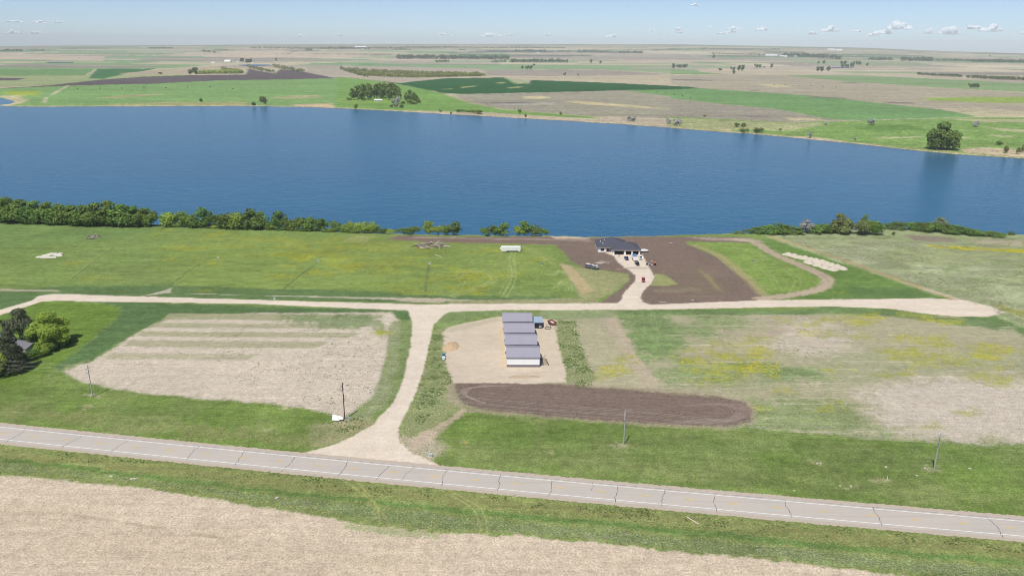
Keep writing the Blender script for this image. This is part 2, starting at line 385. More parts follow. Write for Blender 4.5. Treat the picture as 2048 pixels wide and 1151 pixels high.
# yellow flowers
rsY = np.random.RandomState(3)
for (x, y, rx, ry) in [(1450, 741, 60, 12), (1480, 710, 60, 10), (1425, 760, 45, 8), (1500, 735, 30, 6), (1380, 722, 25, 6), (1375, 700, 15, 5), (1440, 688, 30, 7), (1510, 675, 25, 6), (1250, 718, 20, 8),
                       (1220, 745, 30, 12), (1560, 640, 16, 5), (1620, 648, 18, 6), (1660, 640, 25, 5), (1695, 634, 20, 4), (1730, 645, 25, 7), (1740, 630, 22, 5), (1810, 630, 20, 4), (1848, 638, 20, 6), (1895, 638, 18, 5),
                       (1865, 682, 35, 10), (1880, 690, 25, 7), (1800, 705, 40, 10), (1850, 712, 50, 12), (1910, 725, 50, 10), (1975, 700, 35, 12), (1965, 710, 22, 8), (2018, 703, 18, 5), (1820, 672, 14, 4), (1790, 680, 14, 4),
                       (1770, 746, 18, 5), (1812, 750, 16, 4), (1662, 741, 18, 6), (1665, 812, 22, 7), (1715, 671, 20, 6), (1660, 668, 20, 8), (1960, 750, 30, 6), (1990, 762, 40, 10), (1940, 825, 22, 7), (1525, 818, 16, 5), (1860, 850, 22, 6), (1570, 780, 14, 5)]:
    P.blob(x, y, rx * 1.15, ry * 1.2, None, YEL, 0.40 + 0.10 * rsY.rand(), 0.95, seed=int(x), ms=3); P.blob(x, y, rx, ry, alb(150, 158, 84), None, None, 0.6, seed=int(x), ms=3)
for (x, y, rx, ry) in [(380, 495, 45, 5), (470, 493, 40, 4), (565, 480, 40, 6), (590, 493, 30, 5), (600, 512, 45, 7), (680, 515, 30, 7), (640, 505, 50, 6), (575, 531, 16, 4), (695, 532, 32, 7), (770, 529, 45, 8), (790, 520, 40, 6),
                       (855, 530, 20, 5), (740, 495, 70, 10), (780, 543, 30, 5), (835, 563, 18, 4), (905, 536, 10, 3), (940, 577, 40, 8), (970, 550, 60, 8), (440, 467, 30, 3), (500, 477, 30, 4), (340, 518, 14, 3), (420, 526, 16, 3), (305, 535, 14, 3),
                       (418, 581, 14, 3), (150, 526, 18, 4), (190, 556, 30, 4), (330, 460, 20, 2), (1660, 587, 16, 4), (880, 557, 30, 5), (650, 545, 40, 5), (560, 552, 30, 4), (1000, 500, 40, 4), (1080, 520, 30, 5), (700, 478, 40, 3), (640, 484, 40, 4)]:
    P.blob(x, y, rx * 1.2, ry * 1.15, alb(132, 150, 64), alb(176, 174, 36), 0.36 + 0.2 * rsY.rand(), 0.8, seed=int(x), ms=4)
# meadow to the east
NP([(1530, 468), (1700, 455), (2300, 455), (2500, 800), (2300, 720), (2030, 650), (1900, 597), (1730, 540), (1550, 482)], alb(142, 160, 98), PALE, 0.42, 3, 5)
NP([(1560, 488), (1700, 480), (2000, 540), (2200, 640), (2048, 640), (1900, 590), (1700, 535)], alb(152, 168, 112), PALE, 0.52, 8, 10, 0.8, mottle=0.5, ms=18)
NP([(1808, 470), (1900, 474), (1920, 483), (1870, 484), (1830, 480)], alb(150, 130, 120), SOIL2, 0.3, 2, 3, 0.95)
NP([(1930, 478), (2048, 480), (2048, 494), (1960, 488)], SOIL2, OLIVE, 0.4, 3, 4, 0.8)
NP([(1850, 489), (1950, 494), (2120, 502), (2120, 508), (1950, 501), (1870, 496)], YGR, YEL, 0.75, 2, 3, 0.95)
NP([(1780, 498), (1960, 502), (2050, 512), (1900, 530), (1760, 520)], alb(150, 160, 90), PALE, 0.42, 5, 6, 0.7)
NP([(1980, 605), (2120, 640), (2120, 660), (2000, 620)], YGR, YEL, 0.5, 2, 4, 0.8)
P.line([(1560, 478), (1640, 476), (1720, 486), (1800, 508), (1900, 540)], 1.8, alb(126, 150, 88), None, 0.3, 0.5)
for w in (-3, 3):
    P.line([(1960 - w, 522 + w), (1892 - w, 540 + w), (1830 - w, 556 + w)], 0.9, alb(118, 146, 84), None, 0.3, 0.5)
    P.line([(1905 + w, 530), (1893 + w, 545), (1905 + w, 560), (1960 + w, 585)], 0.9, alb(118, 146, 84), None, 0.3, 0.5)
P.line([(1540, 474), (1600, 490), (1700, 524), (1800, 560), (1900, 595), (1980, 618)], 3.4, alb(196, 168, 120), DRY, 0.4, 0.9)
P.line([(1850, 577), (1930, 602), (2010, 625)], 2.2, SOIL, None, 0.2, 0.8)
NP([(1520, 480), (1545, 478), (1620, 505), (1720, 540), (1840, 580), (1895, 597), (1700, 600), (1560, 600), (1660, 577), (1668, 560), (1650, 542), (1600, 522), (1560, 505)], alb(96, 138, 56), alb(112, 148, 70), 0.4, 2, 3)
NP([(1700, 570), (1830, 578), (1885, 597), (1690, 600)], DGRASS, None, 0.4, 4, 4, 0.8)
NP([(1150, 640), (1162, 690), (1192, 755), (1160, 780), (1125, 770), (1132, 735), (1115, 690), (1108, 645)], alb(176, 170, 132), alb(98, 136, 62), 0.52, 2, 3, 0.95)
NP([(1080, 618), (1240, 620), (1235, 634), (1110, 640), (1064, 640)], alb(150, 160, 112), alb(118, 146, 82), 0.4, 2, 3, 0.9)
# verge between the gravel road, the lot and the highway
NP([(866, 660), (888, 655), (895, 720), (905, 760), (925, 812), (880, 850), (800, 905), (790, 870), (830, 800), (858, 720)], alb(170, 168, 126), alb(116, 146, 72), 0.5, 2.5, 3)
NP([(868, 668), (882, 668), (880, 720), (870, 790), (845, 850), (830, 840), (852, 780), (864, 720)], alb(120, 146, 80), alb(166, 166, 120), 0.4, 2, 3, 0.8)
NP([(860, 634), (905, 621), (1010, 622), (1005, 630), (950, 634), (905, 650), (882, 653), (866, 648)], alb(112, 146, 78), alb(156, 162, 104), 0.42, 1.6, 2)
NP([(940, 815), (1100, 835), (1350, 852), (1500, 856), (1760, 880), (2048, 893), (2400, 920), (2400, 1085), (2048, 1034), (1300, 964), (880, 934), (800, 905), (880, 845)], LUSH, LUSH2, 0.42, 2, 2.5)
NP([(1000, 860), (1900, 900), (2400, 960), (2400, 985), (1900, 930), (1300, 900), (1000, 885)], alb(86, 130, 44), alb(104, 144, 58), 0.4, 6, 6, 0.5)
NP([(860, 890), (1250, 920), (1700, 955), (2048, 990), (2048, 1010), (1600, 975), (1200, 940), (870, 915)], alb(146, 152, 86), alb(112, 144, 62), 0.5, 4, 5, 0.65)
NP([(800, 870), (870, 870), (890, 900), (860, 925), (800, 915)], SOIL2, OLIVE, 0.4, 3, 3, 0.9)
NP([(815, 885), (850, 862), (905, 832), (925, 815), (935, 820), (915, 838), (872, 873), (828, 900)], alb(200, 182, 158), SOIL2, 0.3, 1.6, 1)
for k, (c1, c2, mm, ms_, o_) in enumerate(((alb(138, 148, 84), alb(150, 154, 96), 0.5, 14, 0.55), (alb(92, 126, 48), alb(104, 134, 56), 0.48, 9, 0.4))):
    NP([(960, 820), (1350, 852), (1760, 880), (2400, 920), (2400, 1080), (2048, 1030), (1300, 960), (880, 930), (880, 850)], c1, c2, 0.4, 4, 3, o_, mottle=mm, ms=ms_, seed=70 + k)
    NP([(-300, 800), (120, 745), (240, 784), (540, 810), (650, 828), (640, 880), (400, 888), (-300, 830)], c1, c2, 0.4, 4, 3, o_, mottle=mm, ms=ms_, seed=80 + k)
# south verge and the stubble field in front
NP([(-600, 860), (0, 886), (560, 945), (1100, 997), (1600, 1042), (2048, 1082), (2700, 1150), (2700, 1300), (2048, 1175), (1640, 1130), (1450, 1110), (1300, 1095), (1050, 1070), (850, 1065), (600, 1023), (300, 975), (0, 948), (-600, 890)], alb(126, 146, 72), alb(160, 156, 102), 0.42, 2, 2)
NP([(-600, 895), (0, 900), (600, 960), (1200, 1018), (2048, 1098), (2700, 1160), (2700, 1180), (2048, 1112), (1200, 1032), (600, 974), (0, 912)], alb(150, 146, 96), alb(120, 140, 66), 0.45, 3, 3, 0.75)
NP([(-600, 905), (0, 915), (600, 985), (1200, 1042), (2048, 1122), (2048, 1132), (1200, 1052), (600, 992), (0, 921)], alb(92, 134, 58), alb(112, 148, 70), 0.35, 1.4, 2, 0.9)
NP([(-600, 918), (0, 925), (600, 998), (1200, 1058), (2048, 1140), (2700, 1200), (2700, 1260), (2048, 1168), (1640, 1124), (1300, 1090), (1050, 1064), (850, 1056), (600, 1014), (300, 965), (0, 938)], alb(116, 140, 78), alb(164, 164, 124), 0.40, 2, 2, 0.85)
STUB = [(-700, 880), (0, 949), (300, 977), (600, 1025), (720, 1048), (850, 1066), (1050, 1071), (1300, 1096), (1450, 1111), (1640, 1130), (2048, 1177), (3000, 1300), (3000, 1900), (-1500, 1900), (-1500, 900)]
NP(STUB, alb(221, 204, 180), alb(204, 186, 161), 0.42, 1.2, 1.6)
e = fbm(X, Y, 12, 4, 21)
NP([(-200, 1000), (150, 1010), (560, 1075), (900, 1120), (560, 1150), (-200, 1160)], alb(206, 188, 162), alb(190, 170, 144), 0.4, 6, 6, 0.5, mottle=0.5, ms=14)
NP([(700, 1085), (1200, 1100), (1700, 1150), (1300, 1200), (700, 1200)], alb(224, 206, 178), alb(208, 188, 160), 0.4, 6, 6, 0.6, mottle=0.5, ms=16)
P.line([(130, 1026), (350, 1060), (520, 1090)], 1.2, alb(160, 146, 122), None, 0.4, 0.5, brk=0.5)
NP([(690, 1046), (790, 1058), (880, 1068), (880, 1078), (780, 1072), (690, 1056)], alb(170, 176, 118), GRASS2, 0.4, 1.5, 2, 0.7)
for a, b in (((690, 962), (778, 1046)), ((712, 962), (760, 1046))):
    P.line(smooth_line([a, ((a[0] + b[0]) / 2 + 14, (a[1] + b[1]) / 2), b], 4), 0.5, alb(176, 176, 110), None, 0.2, 0.75)
for dx in (0, 16):
    P.line(smooth_line([(880 + dx, 978), (940 + dx, 1012), (958 + dx * 0.9, 1040), (962 + dx * 0.8, 1068)], 5), 0.5, alb(176, 176, 116), None, 0.2, 0.75)
# bare strip and wheel marks in the green field
WM = alb(164, 178, 98); WM2 = alb(188, 180, 128)
def tracks(pts, gap=1.9, w=0.6, c=WM, op=0.75):
    Q = smooth_line([G(*p)[:2] for p in pts], 6)
    T = np.gradient(Q, axis=0); T /= np.maximum(np.linalg.norm(T, axis=1, keepdims=True), 1e-6)
    nrm = np.stack([-T[:, 1], T[:, 0]], 1)
    for s_ in (-1, 1): P.line(Q + nrm * gap * 0.5 * s_, w, c, None, 0.15, op, raw=True)
tracks([(1027, 505), (1023, 520), (1028, 545), (1022, 570), (1008, 594)], 2.4, 0.9, op=0.75)
tracks([(1017, 532), (1022, 552), (1010, 572), (1002, 590)], 2, 0.7, op=0.6)
tracks([(900, 594), (940, 580), (985, 562), (984, 552), (965, 542), (935, 542), (918, 551), (924, 557)], 2.6, 1.0, alb(172, 180, 106), 0.65)
tracks([(968, 540), (1000, 524), (1023, 512)], 2, 0.6, op=0.5)
tracks([(905, 585), (920, 575), (925, 562)], 1.8, 0.7, op=0.6)
tracks([(1055, 548), (1048, 556), (1028, 570)], 2, 0.6, alb(100, 130, 58), 0.5)
tracks([(1055, 492), (1085, 510), (1110, 524)], 3, 0.9, op=0.7); tracks([(1045, 492), (1080, 514), (1120, 532)], 2, 0.7, op=0.6)
for k in range(4):
    tracks([(690 + 13 * k, 484), (700 + 12 * k, 476), (725 + 9 * k, 473)], 2, 0.9, WM2, 0.7)
for r_ in (10, 16, 24):
    tracks([(1128 - r_, 575), (1125, 566 - r_ * 0.3), (1122 + r_, 572), (1126 + r_, 582)], 1.6, 0.7, WM, 0.6)
    tracks([(1120 - r_, 552), (1118, 545 - r_ * 0.25), (1126 + r_ * 0.6, 549)], 1.6, 0.7, WM, 0.5)
tracks([(420, 516), (375, 543), (340, 571)], 0.1, 1.0, alb(92, 118, 60), 0.35)
tracks([(637, 525), (600, 550), (565, 580)], 0.1, 1.1, alb(96, 112, 70), 0.4)
tracks([(858, 530), (853, 560), (850, 594)], 0.1, 1.3, alb(110, 118, 74), 0.4)
tracks([(285, 464), (230, 492), (190, 520), (150, 552), (105, 575)], 2.4, 1.0, alb(150, 166, 92), 0.55)
P.line([(230, 492), (190, 522), (140, 560)], 1.6, alb(92, 124, 54), None, 0.2, 0.45)
# graded bare earth round the new house
EARTH = [(768, 478), (800, 471), (900, 474), (1100, 473), (1105, 470), (1185, 475), (1280, 473), (1370, 474), (1480, 474), (1512, 482), (1490, 486), (1440, 484), (1368, 482), (1385, 492), (1440, 516), (1490, 556), (1527, 594), (1500, 603),
         (1400, 606), (1290, 610), (1195, 610), (1215, 594), (1245, 575), (1258, 558), (1258, 548), (1215, 541), (1170, 537), (1140, 520), (1125, 503), (1110, 489), (1010, 487), (850, 484)]
NP(EARTH, TILL, TILL2, 0.45, 1.2, 1.6, ident=4)
NP([(820, 476), (1100, 480), (1180, 482), (1180, 478), (1000, 476), (830, 473)], alb(176, 160, 148), TILL2, 0.35, 1.2, 3, 0.7)
NP([(1370, 474), (1500, 476), (1530, 484), (1500, 484), (1420, 480)], alb(190, 174, 158), TILL2, 0.3, 1.2, 3, 0.75)
NP([(1095, 470), (1165, 472), (1180, 477), (1110, 476)], alb(214, 194, 168), None, 0.2, 1.2, 2, 0.9)
NP([(1330, 530), (1420, 530), (1480, 580), (1380, 600), (1330, 575)], TILL, alb(160, 146, 112), 0.4, 5, 5, 0.6)
NP([(1300, 580), (1370, 576), (1400, 582), (1330, 586)], TILL2, OLIVE, 0.5, 2, 3, 0.7)
for a, b in (((1400, 540), (1440, 580)), ((1415, 548), (1432, 574)), ((1380, 575), (1400, 580))):
    P.line([a, b], 2.5, alb(158, 152, 104), None, 0.3, 0.55, 0.7)
P.blob(1205, 524, 10, 2, GRAVEL, None, 0.1, 0.9)
# olive grass beside the drive
NP([(1120, 525), (1165, 536), (1215, 542), (1252, 549), (1260, 556), (1242, 572), (1205, 594), (1165, 598), (1150, 580)], alb(152, 156, 100), alb(176, 170, 120), 0.45, 1.5, 3)
NP([(1118, 526), (1140, 532), (1165, 555), (1188, 580), (1165, 590), (1150, 570)], alb(194, 176, 134), DRY, 0.4, 1.2, 2, 0.9)
NP([(1310, 547), (1328, 549), (1356, 568), (1330, 572), (1302, 571), (1308, 560)], alb(156, 164, 92), alb(180, 176, 124), 0.45, 1.2, 2)
NP([(1376, 488), (1470, 484), (1500, 489), (1540, 515), (1620, 547), (1642, 560), (1636, 573), (1560, 588), (1526, 590), (1490, 556), (1440, 514)], alb(116, 152, 58), alb(136, 164, 74), 0.42, 1.2, 1.8)
tracks([(1430, 505), (1480, 545), (1540, 585)], 4, 0.9, alb(168, 172, 104), 0.8); tracks([(1470, 500), (1530, 540), (1560, 580)], 3, 0.8, alb(160, 172, 98), 0.6)
tracks([(1585, 585), (1595, 560), (1560, 530), (1500, 505)], 3, 0.8, alb(160, 172, 98), 0.6); tracks([(1450, 495), (1500, 500), (1530, 515), (1500, 525)], 2.5, 0.7, alb(160, 172, 98), 0.6)
tracks([(1480, 540), (1540, 550), (1580, 565), (1570, 585)], 3, 0.7, alb(160, 172, 98), 0.5)
P.line(smooth_line([G(*q)[:2] for q in [(1390, 490), (1440, 512), (1490, 552), (1524, 588)]], 6), 5, alb(178, 164, 120), DRY, 0.4, 0.7, 0.8, raw=True)
LOOP = smooth_line([G(*q)[:2] for q in [(1470, 478), (1510, 485), (1548, 508), (1600, 530), (1645, 550), (1656, 563), (1645, 575), (1605, 586), (1555, 593), (1520, 596)]], 8)
P.line(LOOP, 6.5, alb(198, 180, 156), TILL2, 0.3, 0.95, 0.35, raw=True, ident=5)
P.line(LOOP[8:40], 2.0, alb(150, 134, 120), None, 0.2, 0.4, 0.5, raw=True)
# tilled strip south of the sheds, with turning rings
STRIP = [(905, 770), (925, 762), (1040, 764), (1130, 769), (1280, 781), (1440, 794), (1480, 802), (1506, 818), (1500, 838), (1468, 852), (1350, 849), (1100, 833), (960, 817), (925, 805)]
NP([(890, 765), (930, 757), (1130, 764), (1290, 776), (1450, 789), (1500, 803), (1518, 822), (1505, 848), (1460, 858), (1340, 855), (940, 825), (895, 800)], alb(172, 154, 134), SOIL2, 0.4, 2, 2, 0.6)
NP(STRIP, TILL, TILL2, 0.42, 2.0, 2.0, ident=4)
for k in range(8):
    r_ = 8 + 9 * k
    tracks([(1460 - r_ * 1.3, 806 + 0.6 * k), (1468, 804 - 0 * k + (8 - k) * 1.5), (1470 + r_ * 0.45, 822), (1455, 836 + k * 1.2), (1400 - r_, 838 + k)], 0.1, 0.6, alb(158, 142, 130), 0.3)
    tracks([(960 + r_, 768 + 0.4 * k), (945 - r_ * 0.2, 776), (935 - r_ * 0.1, 790), (970, 806)], 0.1, 0.5, alb(168, 152, 138), 0.3)
for k in range(7):
    P.line([(960, 772 + 6 * k), (1200, 788 + 6.5 * k), (1440, 802 + 6 * k)], 0.7, alb(150, 134, 124), None, 0.2, 0.5, 0.5, brk=0.45)
# wheel marks in the weedy field
for x in (1262, 1281, 1306):
    tracks([(x, 624), (x + 2, 645), (x + 12, 665), (x + 60, 685), (x + 95, 696)], 1.6, 0.6, alb(168, 172, 118), 0.4)
tracks([(1435, 648), (1448, 690), (1430, 697), (1380, 692)], 2, 0.8, alb(186, 174, 146), 0.6)
for k in range(3): tracks([(1525 + 6 * k, 636), (1545 + 8 * k, 650), (1550 + 6 * k, 662), (1510, 672), (1450, 662)], 2, 0.8, alb(184, 168, 150), 0.7)
tracks([(1208, 652), (1212, 662), (1232, 673)], 2, 0.9, alb(164, 150, 132), 0.7)
# ---- gravel lot, gravel roads, driveway
LOT = [(886, 664), (896, 654), (930, 645), (1000, 632), (1070, 634), (1112, 640), (1112, 660), (1116, 690), (1132, 735), (1130, 764), (1060, 767), (960, 765), (905, 764), (893, 725), (888, 690)]
NP(LOT, alb(221, 206, 184), alb(212, 194, 168), 0.35, 1.0, 1.2, ident=3)
NP([(895, 655), (1000, 634), (1005, 640), (900, 665)], alb(196, 186, 158), OLIVE, 0.3, 2, 3, 0.6)
NP([(1000, 650), (1012, 650), (1014, 735), (1003, 735)], alb(226, 200, 164), None, 0.1, 1.2, 1, 0.7)
ROAD_EW = [(-300, 712), (-60, 640), (0, 619), (62, 601), (80, 591), (112, 587), (200, 590), (500, 599), (800, 607), (850, 609), (910, 607), (1150, 606), (1235, 606), (1300, 609), (1520, 600), (1700, 598), (1860, 596), (1930, 600), (1985, 612), (2008, 625),
           (1975, 633), (1920, 633), (1860, 628), (1780, 617), (1660, 612), (1500, 615), (1290, 619), (1000, 620), (900, 623), (880, 630), (820, 621), (500, 607), (200, 603), (112, 601), (82, 603), (0, 630), (-60, 655), (-300, 730)]
ROAD_NS = [(810, 615), (920, 615), (890, 628), (868, 648), (860, 680), (850, 730), (836, 775), (815, 822), (796, 858), (797, 882), (830, 908), (890, 936), (870, 942), (740, 930), (580, 912), (620, 903), (690, 880), (745, 850), (788, 802), (806, 762), (821, 692), (824, 645), (818, 624)]
DRIVE = [(1208, 500), (1214, 507), (1226, 511), (1233, 521), (1242, 530), (1262, 543), (1272, 552), (1270, 562), (1255, 578), (1245, 588), (1244, 597), (1232, 610), (1310, 612), (1286, 603), (1281, 592), (1288, 579), (1304, 566), (1309, 553), (1304, 543), (1294, 528), (1287, 512), (1284, 508), (1225, 507), (1222, 500)]
for poly, idn in ((ROAD_EW, 1), (ROAD_NS, 1), (DRIVE, 2)):
    NP(poly, alb(236, 221, 201), GRAVEL2, 0.25, 0.8, 0.8, ident=idn)
P.line([(1236, 538), (1262, 535), (1292, 536)], 2.5, alb(176, 158, 140), None, 0.3, 0.6)
for off in (-1.6, 1.8):
    Q = smooth_line([G(*q)[:2] for q in [(845, 615), (842, 690), (822, 770), (785, 840), (740, 890)]], 6)
    P.line(Q + np.array([off, 0]), 1.2, alb(236, 224, 206), None, 0.1, 0.55, raw=True)
    P.line([(150, 596 + off * 1.4), (500, 603 + off * 1.4), (830, 613 + off * 1.6)], 1.0, alb(236, 224, 206), None, 0.1, 0.5)
    P.line([(900, 614 + off * 1.8), (1200, 613 + off * 1.8), (1500, 608 + off * 1.8), (1850, 608 + off * 2)], 1.0, alb(236, 224, 206), None, 0.1, 0.5)
# pole pads and scuffed patches
for (x, y, rx) in ((185, 792, 12), (1247, 889, 7), (1860, 937, 12), (690, 842, 16), (675, 850, 20)): P.blob(x, y, rx, 1.8, alb(190, 180, 150), None, 0.2, 0.9)
for (x, y, rx) in ((1765, 957, 12), (933, 888, 8), (178, 815, 8), (1085, 902, 10), (558, 856, 7), (570, 815, 6), (1634, 928, 6), (1700, 970, 7)): P.blob(x, y, rx, 1.6, alb(196, 186, 150), None, 0.2, 0.8)
# sandy lip and scrub along the shore
lip = Y - SX
P.put(ALL, sstep(-3.0, -0.5, lip + P.hx * 3) * 0.75, alb(150, 152, 100), alb(190, 176, 140), 0.4)
P.put(ALL, sstep(0, 3, lip), alb(178, 164, 136), alb(140, 134, 100), 0.4)

# how coarse the surface grain is: packed gravel is smooth, bare soil middling, grass rough
P.gr = np.where(P.cd[:, 1] > P.cd[:, 0] * 1.02, 1.0, 0.72)
P.gr[(P.id >= 1) & (P.id <= 3)] = 0.30; P.gr[P.id == 4] = 0.62; P.gr[P.id == 5] = 0.5
# moisture and growth differences over the whole near ground
var = 1 + 0.34 * (fbm(X * 0.22, Y, 4.5, 4, 51) - 0.5) + 0.26 * (fbm(X, Y, 22, 4, 52) - 0.5) + 0.30 * (fbm(X, Y, 2.6, 3, 53) - 0.5)
grs = np.clip((P.cd[:, 1] / np.maximum(P.cd[:, 0], 1e-3) - 0.9) * 3, 0.35, 1.0)
var = 1 + (var - 1) * grs * 1.2
P.cd *= var[:, None]; P.ce *= var[:, None]

def grid_faces(nr, nc):
    i = np.arange(nr * nc).reshape(nr, nc)
    return np.stack([i[:-1, :-1], i[:-1, 1:], i[1:, 1:], i[1:, :-1]], -1).reshape(-1, 4)
def make_ground(name, faces, V, p, mat):
    used = np.unique(faces); remap = np.full(len(V), -1, np.int64); remap[used] = np.arange(len(used))
    me = numesh(name, V[used], remap[faces])
    for an, arr in (('Cd', p.cd), ('Ce', p.ce)):
        a = me.attributes.new(an, 'FLOAT_COLOR', 'POINT')
        a.data.foreach_set('color', np.concatenate([arr[used], np.ones((len(used), 1))], 1).astype(np.float32).ravel())
    a = me.attributes.new('dens', 'FLOAT', 'POINT'); a.data.foreach_set('value', p.de[used].astype(np.float32))
    a = me.attributes.new('grain', 'FLOAT', 'POINT'); a.data.foreach_set('value', p.gr[used].astype(np.float32))
    me.materials.append(mat); me.polygons.foreach_set('use_smooth', np.ones(len(faces), bool))
    return tag(link(name, me), kind='structure')
GM = ground_mat('ground_near', 0.7)
V = np.stack([X, Y, Z], 1); FQ = grid_faces(*near_shape); fid = P.id[FQ[:, 0]]
for idn, nm in ((0, 'land'), (1, 'gravel_road'), (2, 'driveway'), (3, 'gravel_lot'), (4, 'bare_earth'), (5, 'dirt_track')):
    make_ground(nm, FQ[fid == idn], V, P, GM)

# ---- far shore and plains
GREEN_FIX = False
FS_PX = [(-900, 214), (-200, 213), (0, 212), (35, 214), (200, 213.5), (480, 212.5), (530, 213), (620, 215), (700, 218), (800, 223), (900, 229), (1060, 238), (1250, 249), (1400, 261), (1500, 268), (1600, 277), (1700, 287), (1800, 298), (1900, 308), (2048, 318), (2300, 337), (2800, 378)]
FS = np.array([G(p[0], p[1], WATER)[:2] for p in FS_PX]); FS = FS[np.argsort(FS[:, 0])]
ysf = [620.0]
while ysf[-1] < 18500: ysf.append(ysf[-1] + max(3.0, ysf[-1] ** 2 / 91000 * 0.42))
ysf = np.array(ysf); NCF = 760
YF = np.repeat(ysf[:, None], NCF, 1); XF = np.linspace(-1, 1, NCF)[None, :] * (0.80 * YF + 250)
fshape = YF.shape; XF, YF = XF.ravel(), YF.ravel()
SF = np.interp(XF, FS[:, 0], FS[:, 1]) + (fbm(XF, YF, 60, 3, 31) - 0.5) * 14
ZF = far_z(XF, YF) - 4.5 * (1 - sstep(-4, 10, YF - SF))
PF = Painter(XF, YF, 6.0, GF)
ALLF = np.arange(len(XF))
TAN = alb(198, 180, 156); MAUVE = alb(168, 154, 142); FGR = alb(130, 158, 106); FDG = alb(44, 92, 44); FTILL = alb(98, 86, 88)
PF.cd[:] = TAN; PF.ce[:] = alb(176, 158, 140); PF.de[:] = 0.4
dd = np.hypot(XF, YF)
fb = fbm(XF, YF, 900, 4, 41); fb2 = fbm(XF * 0.35, YF, 500, 4, 42)
PF.put(ALLF, sstep(0.54, 0.60, fb) * 0.7, alb(150, 160, 120)); PF.put(ALLF, sstep(0.56, 0.64, fb2) * 0.6, alb(205, 184, 162)); PF.put(ALLF, sstep(0.60, 0.66, fbm(XF * 0.3, YF, 700, 3, 44)) * 0.6, MAUVE)
def FP(ox, pts, base, fleck=None, dens=0.4, feather=6, warp=4, op=1.0, **k):
    PF.poly([(ox + x / 2.926, y / 2.926) for x, y in pts], base, fleck if fleck is not None else np.asarray(base) * 0.88, dens, feather, warp, op, **k)
A, B, C = 0, 680, 1348
FP(A, [(-600, 305), (1180, 300), (1200, 330), (620, 325), (600, 362), (-600, 368)], alb(202, 180, 158))
FP(A, [(-600, 290), (250, 291), (460, 283), (1250, 288), (1180, 302), (-600, 306)], alb(140, 162, 124))
FP(A, [(620, 325), (1180, 330), (1260, 345), (1200, 360), (600, 362)], alb(132, 164, 112))
FP(A, [(-600, 372), (1400, 362), (1000, 400), (560, 405), (-600, 408)], alb(136, 162, 108))
FP(A, [(-600, 408), (560, 405), (510, 442), (-600, 445)], alb(116, 150, 90))
FP(A, [(-600, 445), (510, 442), (700, 440), (1100, 432), (1110, 445), (600, 468), (300, 500), (-600, 520)], alb(150, 162, 112), alb(190, 176, 144), 0.4)
FP(A, [(515, 460), (570, 404), (910, 402), (800, 425), (690, 442), (600, 462)], alb(70, 118, 66))
FP(A, [(700, 430), (1000, 402), (1400, 385), (1450, 400), (1200, 415), (1100, 434), (800, 440)], alb(186, 166, 142))
FP(A, [(1290, 292), (2100, 290), (2100, 340), (1300, 343)], alb(207, 184, 160))
FP(A, [(1480, 345), (2100, 340), (2100, 355), (1500, 358)], alb(132, 160, 116))
FP(A, [(1680, 362), (2100, 357), (2100, 365), (1680, 370)], alb(208, 188, 158))
FP(A, [(1640, 372), (2100, 365), (2100, 382), (1700, 388)], alb(120, 154, 100))
FP(A, [(1790, 392), (2100, 384), (2100, 470), (1960, 455), (1800, 424)], alb(182, 166, 150))
FP(A, [(-600, 530), (0, 517), (300, 499), (600, 485), (900, 490), (1300, 470), (1700, 465), (1965, 458), (2100, 470), (2500, 520), (2700, 640), (-600, 640)], alb(128, 160, 96), alb(142, 166, 108), 0.4)
FP(A, [(-600, 455), (160, 457), (100, 470), (-600, 478)], FTILL)
FP(A, [(-600, 535), (0, 517), (300, 499), (600, 466), (830, 450), (1100, 441), (1440, 437), (1450, 402), (1610, 432), (1640, 404), (1800, 425), (1965, 458), (1700, 465), (1300, 470), (900, 490), (400, 502), (0, 518), (-600, 540)], FTILL, alb(112, 98, 98))
FP(A, [(560, 574), (700, 560), (930, 548), (960, 552), (850, 560), (700, 574)], alb(170, 160, 120), feather=4)
FP(A, [(1530, 574), (1700, 560), (1850, 556), (1900, 570), (1700, 580)], alb(180, 168, 130), feather=8, op=0.8)
FP(A, [(1720, 610), (1940, 605), (1960, 632), (1720, 630)], alb(214, 186, 150), feather=8)
FP(A, [(10, 532), (240, 535), (220, 560), (60, 556)], alb(150, 164, 70), alb(184, 184, 50), 0.45, 10, 8)
FP(A, [(0, 560), (120, 558), (170, 590), (60, 622), (0, 628)], alb(206, 188, 152), alb(150, 156, 110), 0.4, 8, 8)
FP(A, [(640, 610), (1000, 595), (1450, 595), (1450, 622), (640, 625)], alb(186, 172, 128), alb(128, 150, 90), 0.5, 6, 8)
for a, b in (((300, 556), (400, 500)), ((260, 600), (272, 570)), ((505, 440), (560, 404))):
    PF.line([(a[0] / 2.926, a[1] / 2.926), (b[0] / 2.926, b[1] / 2.926)], 9, alb(200, 186, 160), None, 0.1, 0.9)
FP(B, [(600, 310), (1140, 312), (1000, 332), (700, 330)], alb(134, 164, 116))
FP(B, [(-20, 340), (320, 334), (320, 350), (-20, 356)], alb(130, 160, 112)); FP(B, [(-20, 368), (600, 366), (560, 378), (-20, 384)], alb(120, 156, 100))
FP(B, [(-20, 384), (600, 378), (900, 400), (850, 442), (-20, 425)], alb(182, 166, 150))
FP(B, [(620, 370), (1200, 366), (2100, 405), (2100, 438), (1500, 406), (850, 410)], alb(152, 166, 126))
FP(B, [(850, 410), (1500, 408), (1960, 436), (1400, 446), (860, 442)], alb(164, 150, 138))
FP(B, [(400, 462), (870, 446), (2100, 440), (2100, 505), (1580, 485), (1080, 468), (950, 455)], alb(194, 176, 152))
